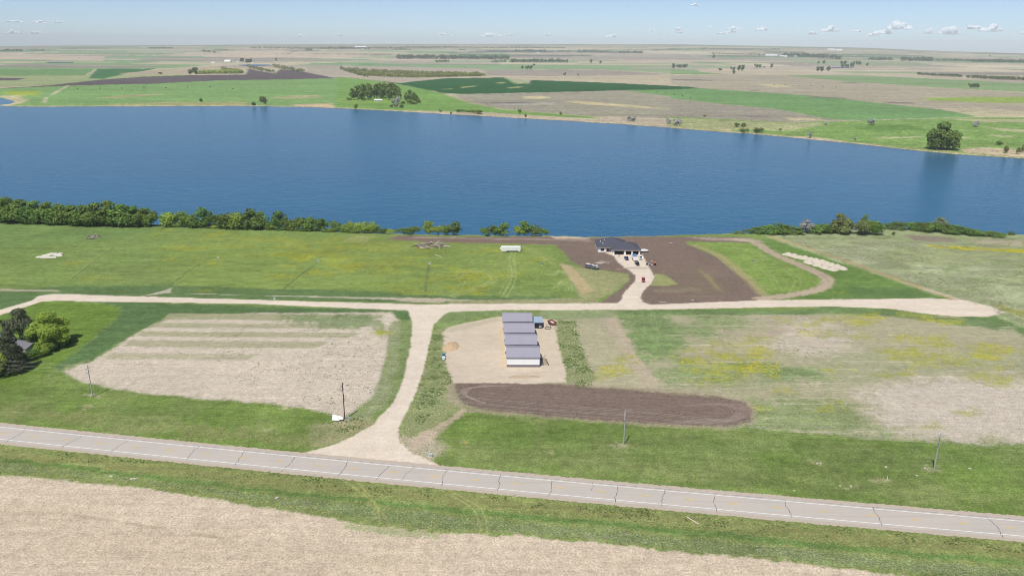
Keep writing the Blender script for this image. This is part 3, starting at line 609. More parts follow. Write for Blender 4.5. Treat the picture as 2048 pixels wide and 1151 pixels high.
FP(B, [(180, 468), (350, 486), (620, 458), (960, 454), (1030, 490), (1110, 490), (1115, 468), (1580, 485), (2048, 508), (2120, 514), (2048, 524), (1400, 536), (720, 551), (610, 546), (340, 492)], FDG, alb(66, 112, 68), 0.35, 5, 3)
FP(B, [(960, 456), (985, 458), (1060, 490), (1035, 492)], alb(150, 168, 110)); FP(B, [(1040, 466), (1060, 466), (1110, 490), (1085, 490)], alb(150, 168, 110))
for q in ([(700, 510), (800, 502), (800, 506), (720, 516)], [(970, 512), (1040, 506), (1090, 510), (1000, 518)], [(915, 484), (965, 480), (965, 487), (925, 490)], [(580, 522), (660, 519), (640, 524)]): FP(B, q, alb(160, 162, 110), feather=4)
FP(B, [(-20, 448), (180, 468), (340, 492), (610, 548), (760, 600), (950, 640), (1500, 685), (1500, 695), (900, 660), (540, 650), (-20, 640)], alb(122, 156, 80), alb(138, 164, 92), 0.4)
FP(B, [(625, 556), (1400, 536), (1660, 528), (2100, 580), (2300, 640), (2300, 720), (2048, 700), (1680, 682), (1500, 682), (950, 640), (740, 600)], alb(164, 154, 136), alb(150, 140, 126))
FP(B, [(1070, 568), (1120, 562), (1190, 562), (1240, 574), (1160, 580), (1080, 576)], alb(204, 188, 148), feather=5); FP(B, [(1280, 592), (1400, 590), (1600, 606), (1940, 636), (1800, 634), (1450, 612)], alb(206, 186, 148), feather=6)
FP(B, [(800, 600), (1130, 598), (1160, 610), (900, 612)], alb(120, 108, 106), feather=8, op=0.85); FP(B, [(860, 608), (1260, 600), (1240, 612), (950, 616)], alb(196, 184, 176), feather=8, op=0.6)
FP(B, [(1660, 528), (2048, 522), (2300, 560), (2300, 640), (2048, 580)], alb(122, 154, 96))
FP(B, [(0, 575), (500, 575), (520, 600), (0, 605)], alb(132, 160, 72), alb(150, 166, 88), 0.4, 8, 8, 0.7)
FP(B, [(230, 490), (290, 487), (280, 498), (240, 500)], alb(214, 186, 150), feather=4)
PF.line([(B + 610 / 2.926, 548 / 2.926), (B + 760 / 2.926, 600 / 2.926), (B + 950 / 2.926, 640 / 2.926), (B + 1500 / 2.926, 684 / 2.926)], 12, alb(176, 166, 124), None, 0.2, 0.7)
FP(C, [(-20, 440), (640, 440), (1000, 480), (2100, 545), (2200, 660), (1790, 632), (1460, 634), (800, 562), (150, 517), (-20, 492)], alb(176, 162, 142), alb(164, 150, 132))
FP(C, [(640, 440), (1100, 441), (2100, 490), (2100, 542), (1600, 516), (1000, 476)], alb(136, 158, 108))
FP(C, [(-20, 404), (340, 438), (-20, 434)], alb(134, 160, 104))
FP(C, [(-20, 525), (150, 517), (800, 560), (1460, 632), (1560, 640), (1790, 684), (1560, 691), (1130, 704), (930, 700), (600, 640), (200, 600), (-20, 575)], alb(116, 150, 92), alb(128, 158, 104), 0.35)
FP(C, [(-20, 575), (200, 600), (600, 640), (930, 700), (1130, 706), (700, 716), (-20, 682)], alb(160, 148, 134))
for q in ([(350, 672), (560, 678), (580, 686), (400, 684)], [(770, 560), (1020, 574), (1000, 580), (800, 568)], [(1230, 596), (1400, 600), (1390, 608), (1250, 604)], [(940, 480), (1080, 484), (1060, 489)], [(-20, 462), (240, 468), (220, 474), (0, 470)], [(430, 528), (500, 526), (500, 533)]): FP(C, q, alb(128, 116, 108), feather=6, op=0.9)
for q in ([(480, 495), (560, 490), (690, 505), (600, 512)], [(650, 690), (800, 690), (900, 705), (700, 706)]): FP(C, q, alb(200, 182, 148), feather=6)
FP(C, [(1430, 576), (1700, 568), (2200, 566), (2200, 606), (1800, 600), (1500, 588)], alb(138, 162, 84), alb(190, 192, 70), 0.4, 6, 8)
FP(C, [(1620, 640), (1800, 640), (2200, 672), (2200, 694), (1800, 684), (1700, 664)], alb(196, 180, 152), alb(140, 152, 104), 0.35)
FP(C, [(-20, 684), (700, 716), (1130, 706), (1560, 691), (1800, 686), (2300, 690), (2500, 1000), (2048, 930), (1500, 890), (800, 800), (-20, 770)], alb(120, 150, 78), alb(152, 166, 104), 0.42)
FP(C, [(-20, 690), (500, 714), (900, 720), (720, 765), (-20, 752)], alb(162, 164, 116), alb(190, 180, 140), 0.45, 8, 10)
FP(C, [(230, 752), (340, 755), (350, 764), (280, 766)], alb(200, 182, 148), feather=5)
for q in ([(1180, 806), (1500, 794), (1490, 800), (1250, 812)], [(1800, 742), (2200, 768), (2200, 784), (1900, 764)], [(1850, 790), (2000, 790), (1990, 804), (1900, 800)], [(1660, 800), (1780, 804), (1740, 812)], [(1600, 695), (2200, 700), (2200, 720), (1800, 715)]): FP(C, q, alb(190, 178, 144), alb(140, 156, 96), 0.3, 5, 6, 0.85)
FP(C, [(1000, 740), (1400, 730), (1480, 760), (1200, 775)], alb(94, 132, 62), feather=14, warp=10, op=0.7)
FP(C, [(1680, 870), (1830, 862), (2200, 880), (2200, 935), (1900, 905), (1700, 890)], alb(196, 176, 148), alb(170, 150, 126), 0.35, 5, 6)
PF.line([(C + 200 / 2.926, 600 / 2.926), (C + 900 / 2.926, 585 / 2.926)], 8, alb(168, 176, 130), None, 0.1, 0.6)
PF.line([(C + 700 / 2.926, 712 / 2.926), (C + 1130 / 2.926, 703 / 2.926), (C + 1560 / 2.926, 690 / 2.926), (C + 1800 / 2.926, 684 / 2.926)], 6, alb(196, 184, 160), None, 0.1, 0.9)
# distant strips, too many to name: long fields laid out along the section lines
rsF = np.random.RandomState(12)
for k in range(150):
    d = 5200 * (2.9 ** rsF.rand()); a = math.radians(rsF.uniform(-40, 40)); cx, cy = d * math.sin(a), d * math.cos(a)
    w = rsF.uniform(300, 900); h = rsF.uniform(90, 420)
    c = [alb(140, 164, 118), alb(208, 188, 164), alb(176, 160, 148), alb(120, 152, 104), alb(214, 196, 168), alb(150, 136, 128)][rsF.randint(6)]
    PF.poly([(cx - w, cy - h), (cx + w, cy - h + rsF.uniform(-60, 60)), (cx + w, cy + h), (cx - w, cy + h)], c, c * 0.9, 0.4, 15, 8, 0.8, raw=True)
for k in range(130):        # far woods and wooded draws, long and dark
    d = 8200 * (1.95 ** rsF.rand()); a = math.radians(rsF.uniform(-40, 40)); cx, cy = d * math.sin(a), d * math.cos(a); w = rsF.uniform(150, 900); h = rsF.uniform(25, 110)
    PF.poly([(cx - w, cy - h), (cx + w, cy - h * 0.6), (cx + w * 0.9, cy + h), (cx - w * 0.8, cy + h * 0.7)], alb(74, 96, 66), alb(58, 82, 54), 0.5, 18, 14, 0.85, raw=True)
PF.put(ALLF, sstep(9500, 15500, dd) * 0.55, alb(118, 134, 104), alb(96, 116, 86))  # distance haze put into the colour of the farthest land
vf = 1 + 0.30 * (fbm(XF * 0.12, YF, 60, 5, 61) - 0.5) + 0.22 * (fbm(XF, YF, 260, 4, 62) - 0.5) + 0.25 * (fbm(XF * 0.3, YF, 22, 4, 63) - 0.5)
PF.cd *= vf[:, None] * np.array([1.04, 1.12, 1.06]); PF.ce *= vf[:, None] * np.array([1.04, 1.12, 1.06])
lipf = YF - SF
PF.put(ALLF, (1 - sstep(6, 34, lipf + PF.hx * 40)) * 0.8, alb(204, 184, 146), alb(150, 152, 104), 0.38)
BAY = np.array([GF(*p)[:2] for p in [(-400, 190), (-60, 193), (0, 195.5), (18, 199), (27, 203.5), (14, 208), (0, 209), (-60, 210), (-400, 212)]])
selb, sdb = PF.poly_sd(BAY, 2.0); ZF[selb] -= 5.0 * sstep(-6, 8, sdb)
PONDS = [[(475, 130.5), (505, 129), (535, 129.5), (545, 131), (500, 133)], [(1655, 134.5), (1700, 135.5), (1706, 136.5), (1660, 136)], [(90, 124.5), (145, 124.5), (148, 126), (95, 126)]]
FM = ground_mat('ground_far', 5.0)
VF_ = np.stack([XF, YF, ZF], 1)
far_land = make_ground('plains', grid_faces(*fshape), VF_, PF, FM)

GREEN_FIX = True
# ---- a wide earth sheet below everything, out past the horizon
m, nt, b_ = nodemat('earth_sheet')
nt.links.new(mixc(nt, maprange(nt, noise(nt, 0.0012, 5, 0.6), 0.4, 0.6, 0, 1), alb(130, 156, 92), alb(192, 174, 150)), b_.inputs['Base Color']); b_.inputs['Roughness'].default_value = 1.0
tag(MB().add([(-20000, -20000, -9), (20000, -20000, -9), (20000, 20000, -9), (-20000, 20000, -9)], [(0, 1, 2, 3)]).build('ground', m), kind='structure')

# ---- lake
m, nt, b_ = nodemat('lake_water')
tc = N(nt, 'ShaderNodeTexCoord').outputs['Object']
w1 = noise(nt, 0.42, 4, 0.66, tc, (1.0, 0.6, 24)); w2 = noise(nt, 0.11, 5, 0.62, tc, (0.7, 1.0, 14)); w3 = noise(nt, 0.004, 4, 0.6, tc, (0.35, 1.0, 4))
hgt = math_(nt, 'ADD', math_(nt, 'MULTIPLY', w1, 0.55), math_(nt, 'MULTIPLY', w2, 0.9))
bp = N(nt, 'ShaderNodeBump'); bp.inputs['Distance'].default_value = 1.0
nt.links.new(maprange(nt, w3, 0.3, 0.7, 0.5, 0.95), bp.inputs['Strength']); nt.links.new(hgt, bp.inputs['Height'])
nt.links.new(mixc(nt, maprange(nt, w3, 0.3, 0.7, 0, 1), (0.001, 0.076, 0.158), (0.001, 0.097, 0.202)), b_.inputs['Base Color'])
b_.inputs['Roughness'].default_value = 0.2; b_.inputs['IOR'].default_value = 1.333; b_.inputs['Specular IOR Level'].default_value = 0.5; nt.links.new(bp.outputs[0], b_.inputs['Normal'])
tag(MB().add([(-3200, 380, WATER), (3200, 380, WATER), (3200, 2600, WATER), (-3200, 2600, WATER)], [(0, 1, 2, 3)]).build('lake', m), kind='structure')
LAKE_MAT = m
for k, q in enumerate(PONDS):
    pts = [GF(*p) for p in q]; zz = max(p[2] for p in pts) + 1.5
    cpt = sum(pts) / len(pts)
    tag(MB().add([(p[0], p[1], zz) for p in pts], [tuple(range(len(pts)))]).build('pond', LAKE_MAT), kind='structure')
# ================================================================== HIGHWAY
DASH_PX = [(66.7, 872.4), (132.6, 879.2), (200.7, 885.9), (270, 893), (341.2, 900.1), (411.6, 906.9), (485.4, 914.8), (559.2, 922.2), (634.5, 928.6), (709.1, 936.1), (787.3, 944.3), (868.6, 951.8), (950.3, 959.7), (1033.4, 967.6), (1118.5, 975.2),
           (1203.7, 982.5), (1291.4, 990.4), (1379.8, 998.3), (1467, 1006.5), (1556.2, 1014), (1648, 1022), (1742, 1030.1), (1832.6, 1038), (1927.4, 1046.6), (2022.9, 1054.8)]
DG = np.array([G(*p)[:2] for p in DASH_PX]); HWC = np.polyfit(DG[:, 0], DG[:, 1], 2)
def hw(x, off=0.0):
    y = np.polyval(HWC, x); s = 2 * HWC[0] * x + HWC[1]; n = math.hypot(1, s)
    return np.array([x - s / n * off, y + off / n])
def ribbon(name, x0, x1, o0, o1, z, mat, parent=None, step=2.0, jit=0.0, seed=1):
    rs = random.Random(seed); xs = np.arange(x0, x1 + 0.01, (x1 - x0) / max(1, round((x1 - x0) / step)))
    b = MB(); vs_ = []
    for x in xs:
        a, c = hw(x, o0 + rs.uniform(-jit, jit)), hw(x, o1 + rs.uniform(-jit, jit)); vs_ += [(a[0], a[1], z), (c[0], c[1], z)]
    b.add(vs_, [(2 * i, 2 * i + 2, 2 * i + 3, 2 * i + 1) for i in range(len(xs) - 1)])
    return b.build(name, mat, parent)
m, nt, b_ = nodemat('asphalt')
n1 = noise(nt, 3.0, 5, 0.7); n2 = noise(nt, 0.10, 4, 0.6); n3 = noise(nt, 0.5, 3, 0.6, stretch=(0.03, 1.6, 6.5))
c = mixc(nt, maprange(nt, n1, 0.3, 0.7, 0, 1), alb(198, 190, 180), alb(211, 203, 193))
c = mixc(nt, maprange(nt, n2, 0.4, 0.65, 0, 0.5), c, alb(216, 206, 190)); c = mixc(nt, maprange(nt, n3, 0.5, 0.75, 0, 0.5), c, alb(184, 173, 162))
nt.links.new(c, b_.inputs['Base Color']); b_.inputs['Roughness'].default_value = 0.85
MATS['asphalt'] = m
M_WHITE_LINE = plain('road_paint_white', (0.72, 0.71, 0.69), 0.7, var=0.12, scale=2)
M_YEL_LINE = plain('road_paint_yellow', alb(238, 200, 84), 0.7, var=0.15, scale=2)
M_TAR = plain('tar', (0.022, 0.022, 0.026), 0.6, var=0.2)
M_SHOULDER = plain('shoulder_gravel', alb(204, 190, 172), 0.95, var=0.16, scale=2.5, spec=0.1)
tag(ribbon('road_shoulder', -205, 190, -6.3, 6.2, 0.03, M_SHOULDER, jit=0.28, step=0.7), kind='structure')
highway = tag(ribbon('highway', -205, 190, -4.9, 4.8, 0.06, MATS['asphalt'], step=3), kind='structure')
ribbon('edge_line', -205, 190, 3.41, 3.63, 0.072, M_WHITE_LINE, highway); ribbon('edge_line', -205, 190, -3.63, -3.41, 0.072, M_WHITE_LINE, highway)
xs_d = [float(p[0]) for p in DG]; xs_d = [xs_d[0] - 12.1 * k for k in (4, 3, 2, 1)] + xs_d + [xs_d[-1] + 12.1 * k for k in (1, 2, 3)]
for i, x in enumerate(xs_d): ribbon('lane_dash', x - 1.5, x + 1.5, -0.15, 0.15, 0.072, M_YEL_LINE, highway, 1.5, 0.012, i)
ribbon('dark_seam', -205, 190, 4.2, 4.42, 0.0715, plain('seam', alb(168, 158, 154), 0.9, var=0.2), highway, 0.8, 0.10, 5)
for i, (a, b) in enumerate([((48.7, 860), (13, 884)), ((161, 872), (124, 895)), ((256, 880), (221, 904)), ((400, 892), (369, 919)), ((492, 902), (466, 930)), ((592, 913), (563, 942)), ((695, 922), (679, 951)), ((776, 931), (754, 959)), ((828, 933), (804, 959)),
                            ((894, 940), (881, 971)), ((1003, 949), (993, 981)), ((1106, 959), (1097, 992)), ((1186, 965), (1184, 981)), ((1234, 970), (1232, 1004)), ((1328, 978), (1325, 1012)), ((1428, 987), (1432, 1023)), ((1571, 1000), (1582, 1035)), ((1746.5, 1013), (1763, 1052)), ((1976, 1034), (2008, 1074))]):
    A_, B_ = G(*a), G(*b); rs = random.Random(i); b = MB(); vs_ = []; w0 = 0.09 if i in (8, 12) else 0.14
    for k in range(13):
        t = k / 12; p = A_ * (1 - t) + B_ * t; j = rs.uniform(-0.22, 0.22) + 0.35 * math.sin(t * 5 + i); w = w0 * rs.uniform(0.6, 1.15) * 0.5
        vs_ += [(p[0] + j - w, p[1], 0.075), (p[0] + j + w, p[1], 0.075)]
    b.add(vs_, [(2 * k, 2 * k + 1, 2 * k + 3, 2 * k + 2) for k in range(12)]).build('tar_crack', M_TAR, highway)

# ================================================================== TREES
def leaf_cloud(rs, lobes, n, leaf, inner=0.25):
    """many small leaf-clump faces on the skins of irregular lobes; returns a mesh"""
    w = np.array([l[3] * l[4] for l in lobes]); w = w / w.sum()
    k = rs.choice(len(lobes), n, p=w); L = np.array(lobes)[k]
    d = rs.normal(size=(n, 3)); d /= np.linalg.norm(d, axis=1, keepdims=True)
    d[:, 2] = np.where((d[:, 2] < -0.3) & (rs.rand(n) < 0.6), -d[:, 2], d[:, 2])
    rad = np.where(rs.rand(n) < inner, rs.uniform(0.3, 0.8, n), rs.uniform(0.82, 1.08, n))[:, None]
    c = L[:, :3] + d * rad * L[:, [3, 3, 4]]
    nrm = d * 0.9 + rs.normal(size=(n, 3)) * 0.55 + np.array([0, 0, 0.25]); nrm /= np.linalg.norm(nrm, axis=1, keepdims=True)
    u = np.cross(nrm, rs.normal(size=(n, 3))); u /= np.maximum(np.linalg.norm(u, axis=1, keepdims=True), 1e-6); v = np.cross(nrm, u)
    s = (leaf * rs.uniform(0.55, 1.3, n))[:, None]; a = s * rs.uniform(0.7, 1.3, (n, 1))
    bend = nrm * s * rs.uniform(-0.3, 0.3, (n, 1))
    V_ = np.stack([c - u * s, c - v * a * 0.8 + bend, c + u * s, c + v * a], 1).reshape(-1, 3)
    return V_, np.arange(4 * n).reshape(n, 4)
TREE_VARS = {}
BARK = plain('bark', (0.13, 0.115, 0.085), 0.9, var=0.25, scale=3)
def tree_meshes(kind, i, n, leaf):
    """unit-height crown and trunk meshes (height 1, spread 1)"""
    key = (kind, i, n)
    if key in TREE_VARS: return TREE_VARS[key]
    rs = np.random.RandomState(100 * i + hash(kind) % 7 if False else 100 * i + len(kind) * 13 + 5)
    lobes = []; limbs = []
    if kind == 'round':
        for k in range(15):
            a = k * 2.4 + rs.rand(); r = 0.30 * math.sqrt((k + 0.5) / 13) + rs.uniform(-0.04, 0.04); z = 0.40 + 0.34 * rs.rand() * (1 - r * 1.2)
            if k < 3: r *= 0.5; z = 0.74 + 0.08 * rs.rand()
            if k > 6: z = 0.20 + 0.3 * rs.rand()
            rr = rs.uniform(0.13, 0.21); lobes.append((math.cos(a) * r, math.sin(a) * r, z, rr, rr * rs.uniform(0.75, 1.0))); limbs.append((math.cos(a) * r, math.sin(a) * r, z))
    elif kind == 'bush':
        for k in range(12):
            a = rs.rand() * 6.28; r = 0.36 * math.sqrt(rs.rand()); z = 0.30 + 0.38 * rs.rand() * (1 - r)
            rr = rs.uniform(0.14, 0.24); lobes.append((math.cos(a) * r, math.sin(a) * r, z, rr, rr * 1.1)); limbs.append((math.cos(a) * r, math.sin(a) * r, z))
    elif kind == 'mound':
        for k in range(16):
            a = rs.rand() * 6.28; r = 0.42 * math.sqrt(rs.rand()); rr = rs.uniform(0.12, 0.2)
            z = 0.15 + 0.5 * (1 - (r / 0.5) ** 2) * rs.uniform(0.6, 1); lobes.append((math.cos(a) * r, math.sin(a) * r, z, rr, 0.24)); limbs.append((math.cos(a) * r, math.sin(a) * r, z))
    elif kind == 'tall':
        for k in range(14):
            a = rs.rand() * 6.28; z = 0.25 + 0.62 * k / 13; r = 0.26 * rs.rand() * (1.1 - abs(z - 0.5)); rr = rs.uniform(0.14, 0.22) * (1.15 - 0.5 * max(0, z - 0.5))
            lobes.append((math.cos(a) * r, math.sin(a) * r, z, rr, rr * 0.75)); limbs.append((math.cos(a) * r, math.sin(a) * r, z))
    elif kind == 'conifer':
        for k in range(22):
            z = 0.08 + 0.88 * k / 21; R_ = 0.44 * (1 - z) ** 0.85 + 0.02; mct = max(1, int(5 * (1 - z)) + 1)
            for j in range(mct):
                a = rs.rand() * 6.28; lobes.append((math.cos(a) * R_ * 0.6, math.sin(a) * R_ * 0.6, z, R_ * 0.5 + 0.02, 0.035 + 0.02 * rs.rand()))
        limbs = []
    V_, F_ = leaf_cloud(rs, lobes, n, leaf)
    kz = 1.0 / np.percentile(V_[:, 2], 99.3); kr = 0.5 / np.percentile(np.hypot(V_[:, 0], V_[:, 1]), 97); V_[:, 2] *= kz; V_[:, :2] *= kr
    limbs = [(x * kr * 0.85, y * kr * 0.85, z * kz * 0.85) for x, y, z in limbs]
    V_[:, 2] = np.maximum(V_[:, 2], 0.005)
    cm = numesh('crown', V_, F_)
    b = MB(); b.tube((0, 0, -0.02), (0.01, 0, 0.42), 0.035, 0.022, 7)
    for (x, y, z) in limbs[::2]: b.tube((0.01, 0, 0.2 + 0.15 * rs.rand()), (x, y, z), 0.014, 0.005, 5)
    if kind == 'conifer': b.tube((0, 0, 0.3), (0, 0, 0.96), 0.022, 0.004, 6)
    to = b.build('trunk', BARK); tm = to.data; bpy.data.objects.remove(to)
    TREE_VARS[key] = (cm, tm); return TREE_VARS[key]
LM = dict(green=leafmat('leaf_green', (0.125, 0.205, 0.042), (0.215, 0.310, 0.070)),
          bright=leafmat('leaf_bright', (0.250, 0.330, 0.045), (0.380, 0.460, 0.085), 0.3, 0.02),
          olive=leafmat('leaf_olive', (0.190, 0.225, 0.070), (0.290, 0.310, 0.120), 0.3, 0.03),
          silver=leafmat('leaf_silver', (0.30, 0.31, 0.28), (0.46, 0.46, 0.43), 0.2, 0.01),
          pine=leafmat('leaf_pine', (0.085, 0.110, 0.055), (0.155, 0.175, 0.095), 0.1, 0.01),
          dark=leafmat('leaf_dark', (0.115, 0.180, 0.036), (0.195, 0.265, 0.062), 0.25, 0.02),
          far=leafmat('leaf_far', (0.085, 0.140, 0.040), (0.150, 0.210, 0.065), 0.2, 0.02))
MESHCACHE = {}
def mesh_with(me, mat, nm):
    key = (me.name, mat.name)
    if key not in MESHCACHE:
        c = me.copy(); c.name = nm; c.materials.clear(); c.materials.append(mat); MESHCACHE[key] = c
    return MESHCACHE[key]
_tr = random.Random(77)
def tree(name, base, hgt, wid, kind, mat, label, cat, group=None, n=1500, leaf=0.038, nvar=4, sink=0.0):
    cm, tm = tree_meshes(kind, _tr.randrange(nvar), n, leaf)
    o = empty(name, (base[0], base[1], base[2] - sink), _tr.uniform(0, 6.28), label, cat, group)
    o.scale = (wid, wid, hgt)
    link('crown', mesh_with(cm, LM[mat], 'crown'), o); link('trunk', mesh_with(tm, BARK, 'trunk'), o)
    return o
def tree_px(name, px, py, hpx, wpx, kind, mat, label, cat, group=None, far=False, **k):
    b = GF(px, py) if far else G(px, py); s = mpp(b)
    el = math.atan2(CAMH, math.hypot(b[0], b[1]))
    # picture height of a round crown: upright height plus the depth of its top seen from above
    h = max(0.5, (hpx * s - 0.30 * wpx * s * math.sin(el)) / math.cos(el))
    wk = 0.98 if far else 1.22
    return tree(name, b + np.array([0, wpx * s * 0.25, -(0.06 if far or kind == 'round' else 0.14) * h]), h * (1.12 if far or kind == 'round' else 1.2), wpx * s * wk, kind, mat, label, cat, group, **k)
# near shore, west: thick row of trees
L1 = 'leafy green tree in the thick row along the near lake shore beyond the green field'
for (x, y, h, w) in [(-60, 440, 36, 50), (-25, 442, 38, 46), (8, 444, 38, 44), (38, 445, 36, 40), (66, 446, 35, 38), (92, 447, 34, 36), (116, 449, 33, 36), (140, 450, 32, 34), (164, 451, 33, 36), (188, 452, 38, 40), (214, 452, 41, 44), (240, 453, 37, 40), (264, 453, 34, 36), (286, 452, 30, 36),
                     (22, 446, 30, 34), (54, 447, 28, 32), (80, 448, 26, 30), (104, 449, 27, 30), (128, 451, 25, 30), (152, 452, 24, 28), (176, 453, 26, 30), (200, 454, 28, 34), (226, 454, 28, 34), (252, 454, 26, 32), (276, 454, 24, 30), (300, 453, 24, 28), (-8, 445, 30, 36)]:
    tree_px('shore_tree', x, y, h, w, 'round' if h > 29 else 'bush', 'green' if (x // 7) % 4 else 'dark', L1, 'tree', 'trees in the thick row on the near shore', n=1500)
L2 = {'bush': 'rounded shrub spaced along the near shore between tree row and house', 'round': 'taller full-crowned tree among the near-shore shrubs', 'mound': 'low spreading mound of green brush on the near shore', 'tall': 'slim upright small tree standing among the near-shore shrubs'}
for (x, y, h, w, kd) in [(338, 453, 25, 30, 'bush'), (362, 454, 26, 34, 'bush'), (382, 455, 22, 30, 'bush'), (405, 454, 34, 32, 'round'), (425, 456, 23, 28, 'bush'), (452, 457, 27, 34, 'bush'), (476, 458, 30, 34, 'bush'), (500, 459, 36, 42, 'round'), (518, 459, 32, 30, 'round'), (532, 459, 16, 18, 'bush'),
                         (556, 458, 32, 32, 'round'), (572, 460, 18, 26, 'bush'), (584, 460, 19, 24, 'bush'), (604, 460, 23, 30, 'bush'), (622, 461, 24, 32, 'bush'), (644, 461, 22, 30, 'bush'), (668, 462, 18, 22, 'bush'), (698, 464, 19, 24, 'bush'), (716, 464, 18, 24, 'bush'), (736, 465, 20, 28, 'bush'), (752, 466, 15, 18, 'bush'),
                         (778, 466, 8, 26, 'mound'), (806, 467, 10, 34, 'mound'), (826, 467, 13, 34, 'mound'), (858, 468, 24, 22, 'tall'), (876, 469, 17, 26, 'bush'), (892, 469, 16, 24, 'bush'), (909, 470, 26, 24, 'tall'), (972, 471, 15, 22, 'bush'), (988, 471, 18, 24, 'bush'), (1004, 472, 25, 24, 'tall'), (1036, 471, 18, 24, 'bush'), (1050, 471, 28, 22, 'tall'), (1066, 471, 19, 30, 'bush'), (1082, 471, 14, 26, 'bush')]:
    tree_px('shore_shrub', x, y, h, w, kd, ('green', 'dark', 'green', 'bright')[(x // 5) % 4] if kd != 'round' else 'green', L2[kd], 'shrub', 'shrubs spaced along the near shore', n=1100)
for k, x in enumerate(range(326, 770, 13)):
    if 680 < x < 690 or 312 < x < 322: continue
    tree_px('shore_brush', x, 452.5 + (x - 326) * 0.033, 5 + (k * 37 % 7), 19, 'mound', ('green', 'dark', 'bright')[k % 3], 'low leafy brush filling the gaps beneath the near-shore shrubs', 'brush', 'brush beneath the near-shore shrubs', n=600, leaf=0.05)
L3 = 'low rounded green bush in the hedge on the near shore east of the house'
for (x, y, h, w) in [(1478, 467, 4, 24), (1505, 467, 8, 26), (1525, 467, 12, 34), (1545, 468, 17, 42), (1565, 468, 19, 46), (1586, 468, 14, 40), (1600, 468, 9, 26), (1634, 467, 17, 34), (1652, 467, 17, 36), (1668, 467, 18, 30), (1778, 458, 10, 22), (1800, 459, 13, 30), (1822, 460, 14, 32), (1846, 462, 15, 34), (1868, 464, 16, 36), (1892, 466, 16, 38), (1915, 468, 15, 36), (1938, 470, 12, 32), (1960, 472, 10, 28), (1982, 474, 10, 26), (2004, 475, 8, 20), (2024, 471, 7, 10), (1788, 470, 6, 6)]:
    tree_px('hedge_bush', x, y, h, w, 'mound', 'green' if (x // 3) % 3 else 'dark', L3, 'bush', 'hedge bushes on the near shore', n=1000)
tree_px('silver_tree', 1613, 467, 25, 22, 'round', 'silver', 'silvery pale tree standing between green bushes on the near shore', 'tree', n=1400)
tree_px('olive_tree', 1681, 467, 34, 34, 'round', 'olive', 'tan-green tree with a broad pale crown, tallest in its clump on the near shore', 'tree', n=1500)
for (x, y, h, w) in [(1700, 469, 26, 36), (1722, 470, 26, 34), (1742, 471, 26, 28), (1756, 471, 20, 20)]:
    tree_px('clump_tree', x, y, h, w, 'bush', 'green' if x > 1735 else 'olive', 'bushy yellow-green tree in the clump around the broad pale tree', 'tree', 'trees in the near-shore clump', n=1300)
tree_px('slim_tree', 1727, 465, 32, 13, 'tall', 'green', 'slim dark green tree rising above the near-shore clump', 'tree', n=700)
tree_px('lone_tree', 1881, 460, 21, 22, 'round', 'olive', 'single round pale green tree rising behind the shore hedge', 'tree', n=900)

